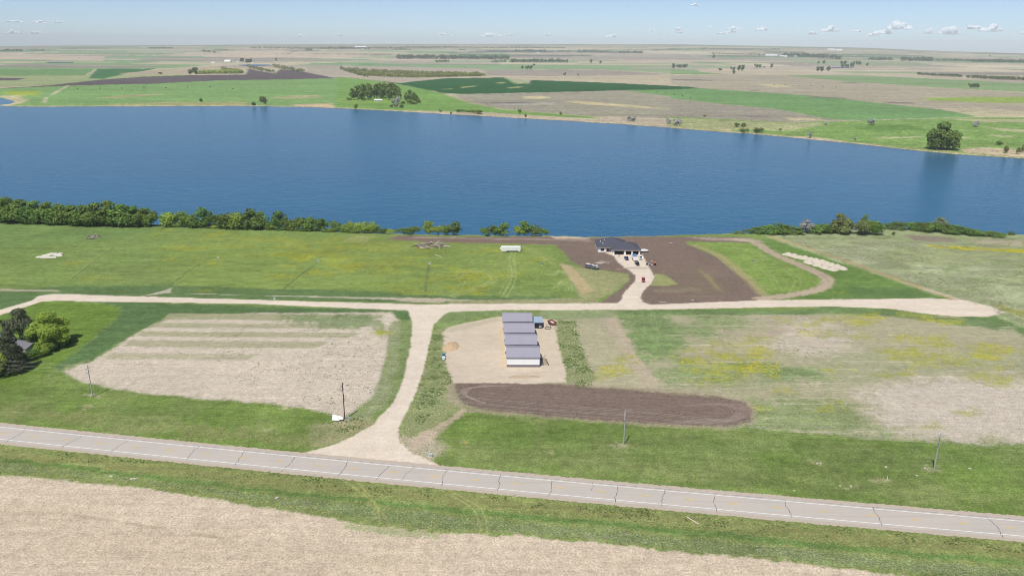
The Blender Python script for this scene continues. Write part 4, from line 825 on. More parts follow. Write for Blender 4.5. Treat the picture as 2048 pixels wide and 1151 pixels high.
# ================================================================== STORAGE SHEDS
M_ROOF = plain('shed_roof_metal', alb(176, 173, 186), 0.45, 0.0, 0.04, 0.3, 0.5)
M_SHEDW = plain('shed_white_steel', (0.84, 0.84, 0.85), 0.5, var=0.02)
M_WAINS = plain('shed_grey_steel', alb(140, 133, 142), 0.5, var=0.05)
M_TRIM = plain('trim_grey', alb(120, 118, 128), 0.5)
M_DOOR = plain('door_white', (0.62, 0.62, 0.64), 0.5, var=0.03)
M_DARK = plain('dark_inside', (0.015, 0.015, 0.017), 0.9)
def shed(loc, rz, label):
    o = empty('storage_shed', loc, rz, label, 'shed', 'row of storage sheds on the gravel lot')
    W_, D_, E_, R_, oh = 13.0, 11.6, 4.25, 6.15, 0.32
    hw_ = W_ / 2
    # walls: gable prism from the wainscot up
    b = MB(); b.add([(x, y, z) for x in (-hw_, hw_) for y, z in ((0, 1.0), (0, E_), (D_ / 2, R_ - 0.12), (D_, E_), (D_, 1.0))],
                    [(0, 1, 2, 3, 4), (9, 8, 7, 6, 5), (0, 5, 6, 1), (3, 8, 9, 4)]); wl = b.build('wall', M_SHEDW, o)
    rb = MB()
    for k in range(27): x = -hw_ + 0.25 + k * (W_ - 0.5) / 26; rb.box(x - 0.03, x + 0.03, -0.025, 0.003, 1.02, E_ - 0.05)
    rb.build('wall_rib', M_SHEDW, wl)
    b = MB(); b.box(-hw_ - 0.03, hw_ + 0.03, -0.03, D_ + 0.03, 0, 1.0); b.build('wainscot', M_WAINS, o)
    for s_, nm in ((0, 'near'), (1, 'far')):
        y0, y1 = (-oh, D_ / 2) if s_ == 0 else (D_ + oh, D_ / 2); z0 = E_ - oh * (R_ - E_) / (D_ / 2); t = 0.10
        b = MB(); x0, x1 = -hw_ - 0.3, hw_ + 0.3
        b.add([(x0, y0, z0), (x1, y0, z0), (x1, y1, R_), (x0, y1, R_), (x0, y0, z0 + t), (x1, y0, z0 + t), (x1, y1, R_ + t), (x0, y1, R_ + t)],
              [(0, 3, 2, 1), (4, 5, 6, 7), (0, 1, 5, 4), (1, 2, 6, 5), (2, 3, 7, 6), (3, 0, 4, 7)])
        rf = b.build('roof_slope', M_ROOF, o)
        rb = MB()
        for k in range(22):
            x = x0 + 0.2 + k * (x1 - x0 - 0.4) / 21
            rb.add([(x - 0.03, y0, z0 + t), (x + 0.03, y0, z0 + t), (x + 0.03, y1, R_ + t), (x - 0.03, y1, R_ + t), (x - 0.02, y0, z0 + t + 0.04), (x + 0.02, y0, z0 + t + 0.04), (x + 0.02, y1, R_ + t + 0.04), (x - 0.02, y1, R_ + t + 0.04)],
                   [(4, 5, 6, 7), (0, 1, 5, 4), (1, 2, 6, 5), (3, 0, 4, 7)])
        rb.build('roof_rib', M_ROOF, rf)
        b = MB(); yy = y0 - 0.02 if s_ == 0 else y0 + 0.02
        b.box(x0, x1, min(y0, yy) - 0.01, max(y0, yy) + 0.01, z0 - 0.12, z0 + t + 0.02); b.build('fascia', M_TRIM, o)
    b = MB(); b.box(-hw_ - 0.3, hw_ + 0.3, D_ / 2 - 0.18, D_ / 2 + 0.18, R_ + 0.13, R_ + 0.19); b.build('ridge_cap', M_ROOF, o)
    for sx in (-1, 1):                           # overhead doors on the gable ends
        for k in range(2):
            yc = D_ * (0.28 + 0.44 * k); b = MB(); x = sx * (hw_ + 0.02); b.box(min(x, x + sx * 0.05), max(x, x + sx * 0.05), yc - 1.9, yc + 1.9, 0.05, 3.7); d = b.build('overhead_door', M_DOOR, o)
            b = MB()
            for q in range(1, 5): b.box(min(x, x + sx * 0.06), max(x, x + sx * 0.06), yc - 1.9, yc + 1.9, 0.05 + q * 0.73 - 0.02, 0.05 + q * 0.73 + 0.02)
            b.build('door_seam', M_TRIM, d)
    return o
for k, (xc, y0, lab) in enumerate([(4.65, 276.4, 'white storage shed with grey roof and full white wall facing the highway'), (3.85, 290.1, 'grey-roofed storage shed directly behind the one facing the highway'),
                                   (3.2, 303.9, 'grey-roofed storage shed third back from the highway, beside the open carport'), (2.55, 317.6, 'grey-roofed storage shed at the gravel road end of the row')]):
    shed((xc, y0, 0), math.radians(0.9), lab)

# carport / shade shelter beside the sheds
M_BLUE = plain('pale_blue_roof', alb(176, 196, 214), 0.5, 0.0, 0.05)
M_STEEL = plain('dark_steel', (0.05, 0.05, 0.055), 0.5, 0.6)
def on(px, py, z=0): return G(px, py, z)
c0 = on(1075, 656); o = empty('carport', c0, 0.0, 'open carport with pale blue metal roof beside the storage sheds', 'carport')
b = MB(); b.add([(-2.3, -0.3, 2.7), (2.3, -0.3, 2.7), (2.3, 6.4, 3.3), (-2.3, 6.4, 3.3), (-2.3, -0.3, 2.78), (2.3, -0.3, 2.78), (2.3, 6.4, 3.38), (-2.3, 6.4, 3.38)], [(0, 3, 2, 1), (4, 5, 6, 7), (0, 1, 5, 4), (1, 2, 6, 5), (2, 3, 7, 6), (3, 0, 4, 7)]); rf = b.build('roof', M_BLUE, o)
b = MB()
for k in range(12): x = -2.2 + k * 0.4; b.add([(x - .03, -0.3, 2.785), (x + .03, -0.3, 2.785), (x + .03, 6.4, 3.385), (x - .03, 6.4, 3.385), (x, -0.3, 2.83), (x, 6.4, 3.43)], [(0, 4, 5, 3), (4, 1, 2, 5)])
b.build('roof_rib', M_BLUE, rf)
for x in (-2.1, 2.1):
    for y in (0.0, 3.1, 6.1): MB().box(x - 0.07, x + 0.07, y - 0.07, y + 0.07, 0, 2.72 + y * 0.09).build('post', M_STEEL, o)
MB().box(-2.3, 2.3, 6.2, 6.26, 0.1, 3.2).build('back_panel', M_STEEL, o); MB().box(-2.3, -2.24, 0, 6.2, 0.1, 2.6).build('side_panel', M_STEEL, o); MB().box(-2.25, 2.25, -0.2, 0.0, 0, 0.35).build('sill_beam', M_STEEL, o)
t = empty('stored_crate', c0 + np.array([1.2, 1.2, 0]), 0.1, 'white crate stored inside the open carport', 'crate'); MB().box(-0.6, 0.6, -0.5, 0.5, 0, 1.1).build('body', M_DOOR, t, bevel=0.03); MB().box(-0.63, 0.63, -0.53, 0.53, 1.1, 1.16).build('lid', M_SHEDW, t)

M_TYRE = plain('tyre_rubber', (0.018, 0.018, 0.019), 0.85); M_RIM = plain('rim_alloy', (0.5, 0.5, 0.52), 0.35, 0.7)
def wheel(parent, x, y, r=0.36, w=0.24):
    wl = MB().tube((x - w / 2, y, r), (x + w / 2, y, r), r, n=16).build('wheel', M_TYRE, parent, smooth=False)
    sx = 1 if x > 0 else -1
    MB().tube((x + sx * w * 0.5, y, r), (x + sx * (w * 0.5 + 0.012), y, r), r * 0.6, n=12).build('rim', M_RIM, wl); return wl
# rust-red dump trailer, frame trailer, small loader frame
M_RUST = plain('rust_red', (0.22, 0.055, 0.03), 0.7, var=0.35, scale=2.5)
c0 = on(1104, 648); o = empty('utility_trailer', c0, math.radians(28), 'rust-red open box trailer parked at the edge of the gravel lot', 'trailer')
MB().box(-1.15, 1.15, -2.2, 2.2, 0.62, 0.72).build('floor', M_DOOR, o)
for s_ in (-1, 1): MB().box(s_ * 1.15 - 0.05, s_ * 1.15 + 0.05, -2.2, 2.2, 0.72, 1.5).build('side_board', M_RUST, o)
for s_ in (-1, 1): MB().box(-1.1, 1.1, s_ * 2.17 - 0.04, s_ * 2.17 + 0.04, 0.73, 1.45).build('end_board', M_RUST, o)
MB().box(-0.06, 0.06, -3.4, -2.2, 0.5, 0.62).build('tongue', M_RUST, o)
for s_ in (-1, 1): wheel(o, s_ * 1.32, 0.4); wheel(o, s_ * 1.32, -0.5)
MB().box(-0.85, 0.75, -1.8, 1.2, 0.725, 1.05).build('load', M_DOOR, o, bevel=0.08)
c0 = on(1096, 656); o = empty('steel_frame', c0, math.radians(-15), 'small black steel hoop frame lying on the gravel by the red trailer', 'frame')
for s_ in (-1, 1): MB().box(s_ * 1.25 - 0.09, s_ * 1.25 + 0.09, -1.3, 1.3, 0.02, 0.22).build('side_bar', M_STEEL, o)
for s_ in (-1, 1): MB().box(-1.16, 1.16, s_ * 1.25 - 0.09, s_ * 1.25 + 0.09, 0.02, 0.22).build('cross_bar', M_STEEL, o)
b = MB()
for k in range(8):
    a0, a1 = math.pi * k / 8, math.pi * (k + 1) / 8; b.tube((math.cos(a0) * 1.15, 1.2, 0.2 + math.sin(a0) * 1.2), (math.cos(a1) * 1.15, 1.2, 0.2 + math.sin(a1) * 1.2), 0.09, n=6)
b.build('hoop', M_STEEL, o)
c0 = on(1090, 726); o = empty('flatbed_frame', c0, math.radians(8), 'bare steel trailer frame with rusty cross bars beside the white shed wall', 'frame')
for s_ in (-1, 1): MB().box(s_ * 0.95 - 0.07, s_ * 0.95 + 0.07, -2.6, 3.2, 0.55, 0.72).build('rail', M_STEEL, o)
for k in range(6): MB().box(-0.88, 0.88, -2.4 + k * 1.05 - 0.05, -2.4 + k * 1.05 + 0.05, 0.58, 0.68).build('cross_bar', M_RUST if k % 2 else M_STEEL, o)
for s_ in (-1, 1): MB().tube((s_ * 0.9, 3.2, 0.63), (0, 4.8, 0.55), 0.05, n=6).build('tongue', M_STEEL, o)
for s_ in (-1, 1):
    for y in (-2.4, 3.0): MB().box(s_ * 0.95 - 0.05, s_ * 0.95 + 0.05, y - 0.05, y + 0.05, 0, 0.55).build('leg', M_STEEL, o)
MB().tube((0, 4.2, 0.55), (0.6, 3.6, 2.0), 0.05, n=6).build('jack', M_STEEL, o)
# drums by the verge
for px, py, c_, lab in ((887.5, 712.5, (0.04, 0.13, 0.28), 'dark blue drum standing at the west edge of the gravel lot'), (887.5, 718.5, (0.72, 0.74, 0.76), 'white tank standing beside the blue drum at the gravel lot edge')):
    o = empty('drum', on(px, py), 0, lab, 'drum'); mt = plain('drum_' + str(int(px * 10 + py)), c_, 0.45)
    b = MB(); b.tube((0, 0, 0), (0, 0, 1.25), 0.62, n=18); b.tube((0, 0, 0.4), (0, 0, 0.46), 0.65, n=18); b.tube((0, 0, 0.8), (0, 0, 0.86), 0.65, n=18); b.build('shell', mt, o)
    MB().tube((0, 0, 1.25), (0, 0, 1.31), 0.55, 0.4, n=18).build('lid', mt, o)

# ------------------------------------------------------------------ heaps of earth and gravel
def heap(name, loc, rx, ry, h, mat, label, cat, group=None, seed=0, rz=0.0, ridge=0.0, nr=9, na=28):
    rs = np.random.RandomState(seed); ph = rs.rand(6) * 6.28; b = MB(); vs_ = [(0, 0, h)]
    for i in range(1, nr + 1):
        for j in range(na):
            a = 2 * math.pi * j / na; q = i / nr; k = 1 + 0.10 * math.sin(2 * a + ph[0]) + 0.08 * math.sin(3 * a + ph[1]) + 0.05 * math.sin(7 * a + ph[2])
            z = h * max(0.0, (1 - q) ** (0.85)) * (1 + 0.10 * math.sin(4 * a + ph[3] + 5 * q)) + (rs.rand() - 0.5) * 0.10 * h * (1 - q)
            vs_.append((rx * q * k * math.cos(a), ry * q * k * math.sin(a), max(z, -0.02) if i < nr else -0.05))
    fs = [(0, 1 + j, 1 + (j + 1) % na) for j in range(na)]
    for i in range(nr - 1):
        for j in range(na): p = 1 + i * na; fs.append((p + j, p + na + j, p + na + (j + 1) % na, p + (j + 1) % na))
    b.add(vs_, fs); o = b.build(name, mat, None, loc, smooth=True); o.rotation_euler[2] = rz; return tag(o, label, cat, group)
M_DIRT = plain('brown_sand', alb(214, 186, 150), 0.95, var=0.14, scale=1.2, spec=0.05, bump=0.5)
M_WGRAV = plain('white_gravel', alb(220, 208, 190), 0.95, var=0.14, scale=1.8, spec=0.05, bump=0.6)
heap('sand_pile', on(902, 693), 3.6, 5.6, 1.5, M_DIRT, 'brown sand pile on the west side of the gravel lot', 'sand pile', seed=4)
heap('gravel_ridge', on(1048, 753), 6.8, 1.4, 0.55, plain('brown_gravel', alb(198, 176, 148), 0.95, var=0.15, scale=1.5, bump=0.5), 'long low brown gravel ridge in front of the white shed', 'gravel ridge', seed=6)
rsH = np.random.RandomState(9)
for k, (x, y) in enumerate([(1577, 510), (1588, 512), (1599, 515), (1610, 517), (1622, 520), (1617, 525), (1632, 523), (1644, 525), (1634, 530), (1654, 528), (1664, 531), (1650, 535), (1674, 534), (1685, 537), (1666, 539)]):
    heap('gravel_heap', on(x, y), rsH.uniform(2.6, 3.5), rsH.uniform(3.2, 4.4), rsH.uniform(1.5, 2.3), M_WGRAV, 'pale gravel heap in the row of dumped loads beside the dirt track', 'gravel heap', 'dumped gravel heaps', seed=30 + k, rz=rsH.rand() * 6, nr=7, na=20)

# ------------------------------------------------------------------ wood piles
M_LOGS = [plain('log_grey', (0.33, 0.28, 0.25), 0.9, var=0.25), plain('log_pale', (0.55, 0.49, 0.41), 0.9, var=0.2), plain('log_brown', (0.19, 0.13, 0.105), 0.9, var=0.3), plain('log_dark', (0.075, 0.055, 0.05), 0.9, var=0.3)]
def wood_pile(loc, rx, ry, h, n, lmin, lmax, label, seed, flat=0.9):
    o = empty('wood_pile', loc, 0, label, 'wood pile'); rs = random.Random(seed)
    for k in range(n):
        a = rs.uniform(0, 6.28); q = math.sqrt(rs.random()); x, y = rx * q * math.cos(a), ry * q * math.sin(a); z = h * (1 - q) ** 0.8 * rs.uniform(0.35, 1.0) + 0.15
        L = rs.uniform(lmin, lmax); d = rs.gauss(0.1, 0.8); e_ = rs.gauss(0, 0.16); r = rs.uniform(0.09, 0.22) if L < 6 else rs.uniform(0.14, 0.24)
        v = (math.cos(d) * L / 2, math.sin(d) * L / 2, math.sin(e_) * L / 2); za = max(r * 0.8, z - v[2]); zb = max(r * 0.8, z + v[2])
        MB().tube((x - v[0], y - v[1], za), (x + v[0], y + v[1], zb), r, r * rs.uniform(0.5, 0.9), 6).build('log', M_LOGS[rs.choice((0, 0, 1, 1, 2, 2, 3))], o)
    return o
wood_pile(on(863, 492), 10.5, 6.5, 2.4, 110, 1.5, 7.5, 'large heap of grey logs and broken timber in the green field', 3)
wood_pile(on(186, 475), 4.6, 4.2, 2.2, 50, 1.0, 4.0, 'small heap of broken branches and timber near the shore trees', 8)
MB().tube((-2.1, 2.6, 0.16), (2.1, -2.6, 0.16), 0.20, 0.15, 8).build('fallen_log', M_LOGS[1], None, on(877, 512)); tag(bpy.context.scene.objects['fallen_log'], 'single pale log lying in the grass in front of the timber heap', 'log')
MB().tube((-1.2, 1.6, 0.13), (1.2, -1.6, 0.13), 0.15, 0.12, 8).build('roadside_pole', M_LOGS[1], None, on(1386, 1041)); tag(bpy.context.scene.objects['roadside_pole'], 'pale pole lying in the grass just south of the highway', 'pole')
for (x, y, r, l) in ((830, 499, 2.4, 0.0), (858, 500, 1.0, 0.5)): pass
o = empty('slab_stack', on(100, 511), 0, 'pale broken slabs lying flat together in the green field', 'slabs'); rsS = random.Random(5)
M_SLAB = plain('pale_slab', (0.62, 0.58, 0.50), 0.9, var=0.12)
for k in range(11):
    sx, sy = (k % 4) * 3.1 - 4.6 + rsS.uniform(-0.4, 0.4) + (k // 4) * 1.1, (k // 4) * 4.0 - 4.0 + rsS.uniform(-0.5, 0.5)
    b = MB(); b.box(-1.35, 1.35, -1.6, 1.6, 0, 0.28); s_ = b.build('slab', M_SLAB, o, (sx, sy, 0.02)); s_.rotation_euler = (rsS.uniform(-0.03, 0.03), rsS.uniform(-0.03, 0.03), rsS.uniform(-0.5, 0.5))
# stumps / boxes in the field
M_BOX = plain('utility_green', (0.16, 0.24, 0.20), 0.6); M_BOXG = plain('utility_grey', (0.42, 0.46, 0.48), 0.5)
for (px, py, lab, mt) in ((436, 516, 'grey utility box ending the trench line next to the thick tree row', M_BOXG), (637, 523, 'grey utility box at the end of the middle trench line', M_BOXG), (859, 528, 'grey utility box in front of the timber heap', M_BOXG), (1084, 529, 'green utility box in the grass between the white trailer and the bare earth', M_BOX), (1505, 523.5, 'small green utility box on the grass patch inside the dirt track', M_BOX), (861, 912, 'pale grey utility box at the mouth of the gravel road', M_BOXG), (549, 598, 'small utility box on the verge of the gravel road', M_BOXG)):
    o = empty('utility_box', on(px, py), 0.2, lab, 'utility box'); MB().box(-0.55, 0.55, -0.45, 0.45, 0.08, 0.85).build('cabinet', mt, o, bevel=0.04); MB().box(-0.65, 0.65, -0.55, 0.55, 0, 0.08).build('pad', M_SLAB, o); MB().box(-0.59, 0.59, -0.49, 0.49, 0.85, 0.92).build('lid', mt, o)
# marker posts
for (px, py, h, c_, lab) in ((933.5, 888, 1.3, (0.75, 0.55, 0.03), 'short yellow marker post in the mown verge right of the gravel road'), (864, 1050, 1.5, (0.75, 0.55, 0.03), 'yellow marker post at the edge of the stubble field'), (174, 815, 1.1, (0.75, 0.5, 0.05), 'short yellow marker post below the power pole by the farmyard trees'), (1766, 957, 1.0, (0.8, 0.25, 0.05), 'orange marker post in the mown verge'), (1774.5, 958, 1.2, (0.8, 0.8, 0.8), 'white marker post beside the orange one')):
    o = empty('marker_post', on(px, py), 0, lab, 'marker post'); mt = plain('marker_%d' % int(px), c_, 0.5); MB().tube((0, 0, 0), (0, 0, h), 0.07, n=8).build('post', mt, o); MB().tube((0, 0, h), (0, 0, h + 0.12), 0.085, 0.04, n=8).build('cap', plain('marker_cap', (0.1, 0.1, 0.1)), o)
# ================================================================== POWER POLES AND WIRES
M_POLE_G = plain('pole_grey', (0.36, 0.36, 0.37), 0.85, var=0.2, scale=2); M_POLE_B = plain('pole_brown', (0.085, 0.055, 0.042), 0.85, var=0.25, scale=2)
M_INS = plain('insulator', (0.45, 0.47, 0.5), 0.3); M_WIRE = plain('wire_alu', (0.45, 0.45, 0.46), 0.9, 0.0)
PL = [(G(185.6, 792), 12.1, M_POLE_G, 'weathered grey power pole with two crossarms near the farmyard trees'), (G(689.5, 837.6), 13.6, M_POLE_B, 'dark brown power pole beside the white signboard'),
      (G(1247.2, 888.5), 12.1, M_POLE_G, 'grey power pole in the mown verge below the tilled strip'), (G(1867.5, 938.4), 12.2, M_POLE_G, 'grey leaning power pole beside the orange marker post')]
e0 = PL[0][0] - (PL[1][0] - PL[0][0]); e1 = PL[3][0] + (PL[3][0] - PL[2][0])
ldir = (PL[3][0] - PL[0][0]); ldir /= np.linalg.norm(ldir); pd = np.array([-ldir[1], ldir[0], 0])
RZ = math.atan2(pd[1], pd[0])                 # local x runs along the crossarm
ATT = []
for k, (p, h, mt, lab) in enumerate([(e0, 12.1, M_POLE_G, None)] + PL + [(e1, 12.1, M_POLE_G, None)]):
    if lab:
        o = empty('power_pole', p, RZ, lab, 'power pole', 'power poles along the highway')
        b = MB(); b.tube((0, 0, -0.3), (0, 0, h), 0.19, 0.13, 10); b.build('pole', mt, o)
        z1, z2 = h - 1.1, h - 2.7
        for z in (z1, z2):
            a = MB().box(-1.25, 1.25, 0.15, 0.27, z - 0.07, z + 0.07).build('crossarm', mt, o)
            b = MB(); b.tube((-0.7, 0.2, z - 0.07), (0, 0.16, z - 0.65), 0.025, n=5); b.tube((0.7, 0.2, z - 0.07), (0, 0.16, z - 0.65), 0.025, n=5); b.build('brace', M_STEEL, a)
            for x in (-1.15, 1.15): MB().tube((x, 0.21, z + 0.07), (x, 0.21, z + 0.33), 0.07, 0.05, 7).build('insulator', M_INS, o)
        MB().tube((0, 0, h), (0, 0, h + 0.3), 0.06, 0.05, 7).build('insulator', M_INS, o)
        if mt is M_POLE_B:
            MB().tube((0.33, -0.05, h - 5.4), (0.33, -0.05, h - 4.5), 0.16, n=10).build('transformer', M_INS, o)
            MB().box(0.16, 0.24, -0.03, 0.03, 0.3, h - 4.4).build('conduit', M_INS, o)
    ATT.append((p, h))
def wire(offx, dz, label):
    pts = []
    for (p, h), (q, h2) in zip(ATT[:-1], ATT[1:]):
        for i in range(24):
            t = i / 24; a = p + pd * offx; c = q + pd * offx; z = (h + dz) * (1 - t) + (h2 + dz) * t - 1.1 * 4 * t * (1 - t)
            pts.append((a[0] * (1 - t) + c[0] * t, a[1] * (1 - t) + c[1] * t, z))
    V_ = []; F_ = []
    for i, pnt in enumerate(pts):
        for a in range(4): V_.append((pnt[0], pnt[1] + 0.012 * math.cos(a * math.pi / 2), pnt[2] + 0.012 * math.sin(a * math.pi / 2)))
    for i in range(len(pts) - 1):
        for a in range(4): F_.append((4 * i + a, 4 * i + (a + 1) % 4, 4 * i + 4 + (a + 1) % 4, 4 * i + 4 + a))
    b = MB(); b.add(V_, F_); return tag(b.build('power_wire', M_WIRE), label, 'wire', 'wires strung between the power poles')
wire(0.0, 0.31, 'thin power wire running along the very tops of the poles')
for x in (-1.15, 1.15): wire(x, -0.76, 'thin power wire carried on the ends of the upper crossarms')
for x in (-1.15, 1.15): wire(x, -2.36, 'thin power wire carried on the ends of the lower crossarms')

# ---- white signboard and meter posts at the brown pole
c0 = on(674, 842); o = empty('signboard', c0, math.radians(-8), 'blank white signboard with a cut corner lying tilted beside the brown power pole', 'signboard')
th = math.radians(28)
pr = [(-1.75, 0.0), (0.85, 0.0), (0.85, 0.35), (1.9, 0.35), (1.9, 1.2), (1.3, 1.5), (-1.75, 1.9)]
b = MB(); n_ = len(pr); b.add([(x, y * math.sin(th) + 0.0, y * math.cos(th) + 0.35) for x, y in pr] + [(x, y * math.sin(th) + 0.09, y * math.cos(th) + 0.31) for x, y in pr], [tuple(range(n_)), tuple(range(2 * n_ - 1, n_ - 1, -1))] + [(i, n_ + i, n_ + (i + 1) % n_, (i + 1) % n_) for i in range(n_)])
b.build('board', M_SHEDW, o)
for x in (-1.5, 0.6): MB().box(x - 0.06, x + 0.06, 0.15, 0.27, 0, 0.9).build('leg', M_STEEL, o)
for dx, h, lab in ((2.0, 1.5, 'grey meter post at the foot of the brown power pole'), (3.3, 1.1, 'short grey pedestal right of the brown power pole')):
    p = G(689.5, 837.6) + np.array([dx * 0.45 + 0.5, -0.6, 0]); o = empty('meter_post', p, 0, lab, 'meter post')
    MB().box(-0.06, 0.06, -0.06, 0.06, 0, h).build('post', M_POLE_G, o); MB().box(-0.18, 0.18, -0.13, 0.0, h - 0.5, h).build('meter_box', M_BOXG, o, bevel=0.02)

# ================================================================== THE NEW HOUSE
M_SHING = plain('slate_shingle', alb(92, 93, 106), 0.85, var=0.14, scale=1.2, spec=0.2); M_WRAP = plain('house_white', (0.80, 0.79, 0.78), 0.7, var=0.04)
M_FASC = plain('fascia_tan', alb(196, 180, 160), 0.7); M_WOOD = plain('bare_wood', alb(196, 140, 110), 0.8); M_CONC = plain('concrete', alb(226, 208, 184), 0.9, var=0.06); M_GLASS = plain('window_glass', (0.02, 0.025, 0.035), 0.08, 0.0, 0.05, spec=0.8)
house = empty('house', (53.4, 454.6, 0), 0, 'new white house with dark slate hip roof and three open garage bays', 'house')
def hb(name, x0, x1, y0, y1, z0, z1, mat, parent=None): return MB().box(x0, x1, y0, y1, z0, z1).build(name, mat, parent or house)
def hip(name, x0, x1, y0, y1, e, r, mat, ridge_len=None):
    w, d = x1 - x0, y1 - y0; t = 0.18
    if w >= d: c = d / 2 if ridge_len is None else (w - ridge_len) / 2; r0, r1 = (x0 + c, (y0 + y1) / 2), (x1 - c, (y0 + y1) / 2)
    else: c = w / 2 if ridge_len is None else (d - ridge_len) / 2; r0, r1 = ((x0 + x1) / 2, y0 + c), ((x0 + x1) / 2, y1 - c)
    b = MB(); V_ = [(x0, y0, e), (x1, y0, e), (x1, y1, e), (x0, y1, e), (x0, y0, e + t), (x1, y0, e + t), (x1, y1, e + t), (x0, y1, e + t), (*r0, r), (*r1, r)]
    F_ = [(0, 3, 2, 1), (0, 1, 5, 4), (1, 2, 6, 5), (2, 3, 7, 6), (3, 0, 4, 7)]
    F_ += [(4, 5, 9, 8), (5, 6, 9), (6, 7, 8, 9), (7, 4, 8)] if w >= d else [(4, 5, 8), (5, 6, 9, 8), (6, 7, 9), (7, 4, 8, 9)]
    b.add(V_, F_); ro = b.build(name, mat, house)
    # shingle courses as fine stepped lines
    cb = MB(); A_ = [np.array(v) for v in V_]
    for f in F_[5:]:
        q = [A_[i] for i in f]; lo = [p for p in q if p[2] < e + t + 0.01]; hi = [p for p in q if p[2] > e + t + 0.01]
        if len(lo) < 2: continue
        h0, h1 = (hi[0], hi[-1]); 
        if len(hi) == 2 and np.linalg.norm(lo[0] - hi[0]) > np.linalg.norm(lo[0] - hi[1]): h0, h1 = hi[1], hi[0]
        for k in range(1, 16):
            s_ = k / 16; a = lo[0] * (1 - s_) + h0 * s_; c = lo[1] * (1 - s_) + h1 * s_; nrm = np.cross(lo[1] - lo[0], h0 - lo[0]); nrm = nrm / np.linalg.norm(nrm); nrm = nrm if nrm[2] > 0 else -nrm
            up = (h0 - lo[0]); up = up / np.linalg.norm(up) * 0.10
            cb.add([a + nrm * 0.004, c + nrm * 0.004, c + up + nrm * 0.03, a + up + nrm * 0.03, a - up * 0.2 + nrm * 0.02, c - up * 0.2 + nrm * 0.02], [(4, 5, 2, 3), (0, 1, 5, 4)])
    cb.build('shingle_course', mat, ro); return ro
ro = hip('roof', -0.5, 19.2, -0.5, 18.8, 2.98, 7.45, M_SHING, 1.0)
ro2 = hip('roof', 7.85, 25.7, -6.5, 10.6, 2.92, 6.35, M_SHING, 2.0)
# west wing
hb('wall', 0, 0.25, 0.25, 18, 0, 2.98, M_WRAP); hb('wall', 0, 19, 17.75, 18, 0, 2.97, M_WRAP); hb('wall', 18.75, 19, 10, 17.75, 0, 2.96, M_WRAP)
hb('wall', 0, 1.55, 0, 0.25, 0, 2.97, M_WRAP); hb('wall', 3.75, 5.0, 0, 0.25, 0, 2.97, M_WRAP); hb('wall', 1.55, 3.75, 0, 0.25, 0, 0.85, M_WRAP); hb('wall', 1.55, 3.75, 0, 0.25, 2.45, 2.97, M_WRAP)
wn_ = hb('window', 1.56, 3.74, 0.08, 0.12, 0.86, 2.44, M_GLASS); b = MB(); b.box(1.55, 3.75, -0.02, 0.06, 0.85, 0.93); b.box(1.55, 3.75, -0.02, 0.06, 2.37, 2.45); b.box(1.55, 1.63, -0.02, 0.06, 0.93, 2.37); b.box(3.67, 3.75, -0.02, 0.06, 0.93, 2.37); b.box(2.61, 2.69, -0.02, 0.06, 0.93, 2.37); b.build('window_frame', M_STEEL, wn_)
hb('fascia', -0.52, 7.8, -0.56, -0.51, 2.86, 3.17, M_FASC); hb('fascia', -0.57, -0.52, -0.5, 18.8, 2.86, 3.17, M_TRIM)
# entry recess
hb('wall', 4.75, 5.0, 0.25, 3.2, 0, 2.97, M_WRAP); dr = hb('door', 5.9, 7.0, 3.0, 3.08, 0.1, 2.3, M_WOOD); MB().tube((6.85, 2.94, 1.15), (6.85, 3.0, 1.15), 0.04, n=8).build('handle', M_STEEL, dr)
hb('wall', 5.0, 5.9, 3.0, 3.2, 0, 2.97, M_WRAP); hb('wall', 7.0, 8.3, 3.0, 3.2, 0, 2.97, M_WRAP); hb('wall', 5.9, 7.0, 3.0, 3.2, 2.3, 2.97, M_WRAP); hb('entry_beam', 5.0, 8.2, -0.1, 0.15, 2.6, 2.95, M_FASC); hb('post', 5.05, 5.25, -0.15, 0.05, 0, 2.6, M_WOOD)
hb('porch_slab', 4.9, 8.3, -3.0, 3.0, 0.0, 0.08, M_CONC)
# garage block, open bays
gx0, gx1, gy0, gy1 = 8.3, 25.2, -6.0, 9.8
hb('wall', gx0, gx0 + 0.25, gy0 + 0.3, gy1, 0, 2.9, M_WRAP); hb('wall', gx1 - 0.25, gx1, gy0 + 0.3, gy1, 0, 2.9, M_WRAP); hb('wall', gx0 + 0.25, gx1 - 0.25, gy1 - 0.25, gy1, 0, 2.9, M_WRAP)
for a, c in ((8.3, 9.35), (15.15, 16.4), (19.75, 20.75), (24.2, 25.2)): hb('garage_pier', a, c, gy0, gy0 + 0.3, 0, 2.5, M_WRAP)
hb('garage_header', 8.3, 25.2, gy0 + 0.01, gy0 + 0.29, 2.5, 2.91, M_WRAP); hb('fascia', 7.83, 25.72, -6.57, -6.51, 2.78, 3.1, M_FASC); hb('fascia', 25.71, 25.77, -6.5, 10.6, 2.78, 3.1, M_TRIM)
hb('garage_floor', gx0 + 0.25, gx1 - 0.25, gy0, gy1 - 0.25, 0.005, 0.05, M_CONC); hb('garage_partition', gx0 + 0.25, gx1 - 0.25, 1.5, 1.6, 0.05, 2.9, plain('bare_stud', (0.10, 0.08, 0.06), 0.9))
for a, c in ((9.35, 15.15), (16.4, 19.75), (20.75, 24.2)): hb('door_track', a + 0.05, c - 0.05, gy0 + 0.3, gy0 + 3.2, 2.42, 2.47, plain('door_dark', (0.03, 0.03, 0.035), 0.6))
for x, y in ((2.2, 9.2), (4.6, 8.6), (3.1, 3.2)):
    z = 3.16 + min(x + 0.7, y + 1.1) * 0.425
    MB().box(x - 0.22, x + 0.22, y - 0.22, y + 0.22, z - 0.1, z + 0.5).build('roof_vent', M_WRAP, ro, bevel=0.03)

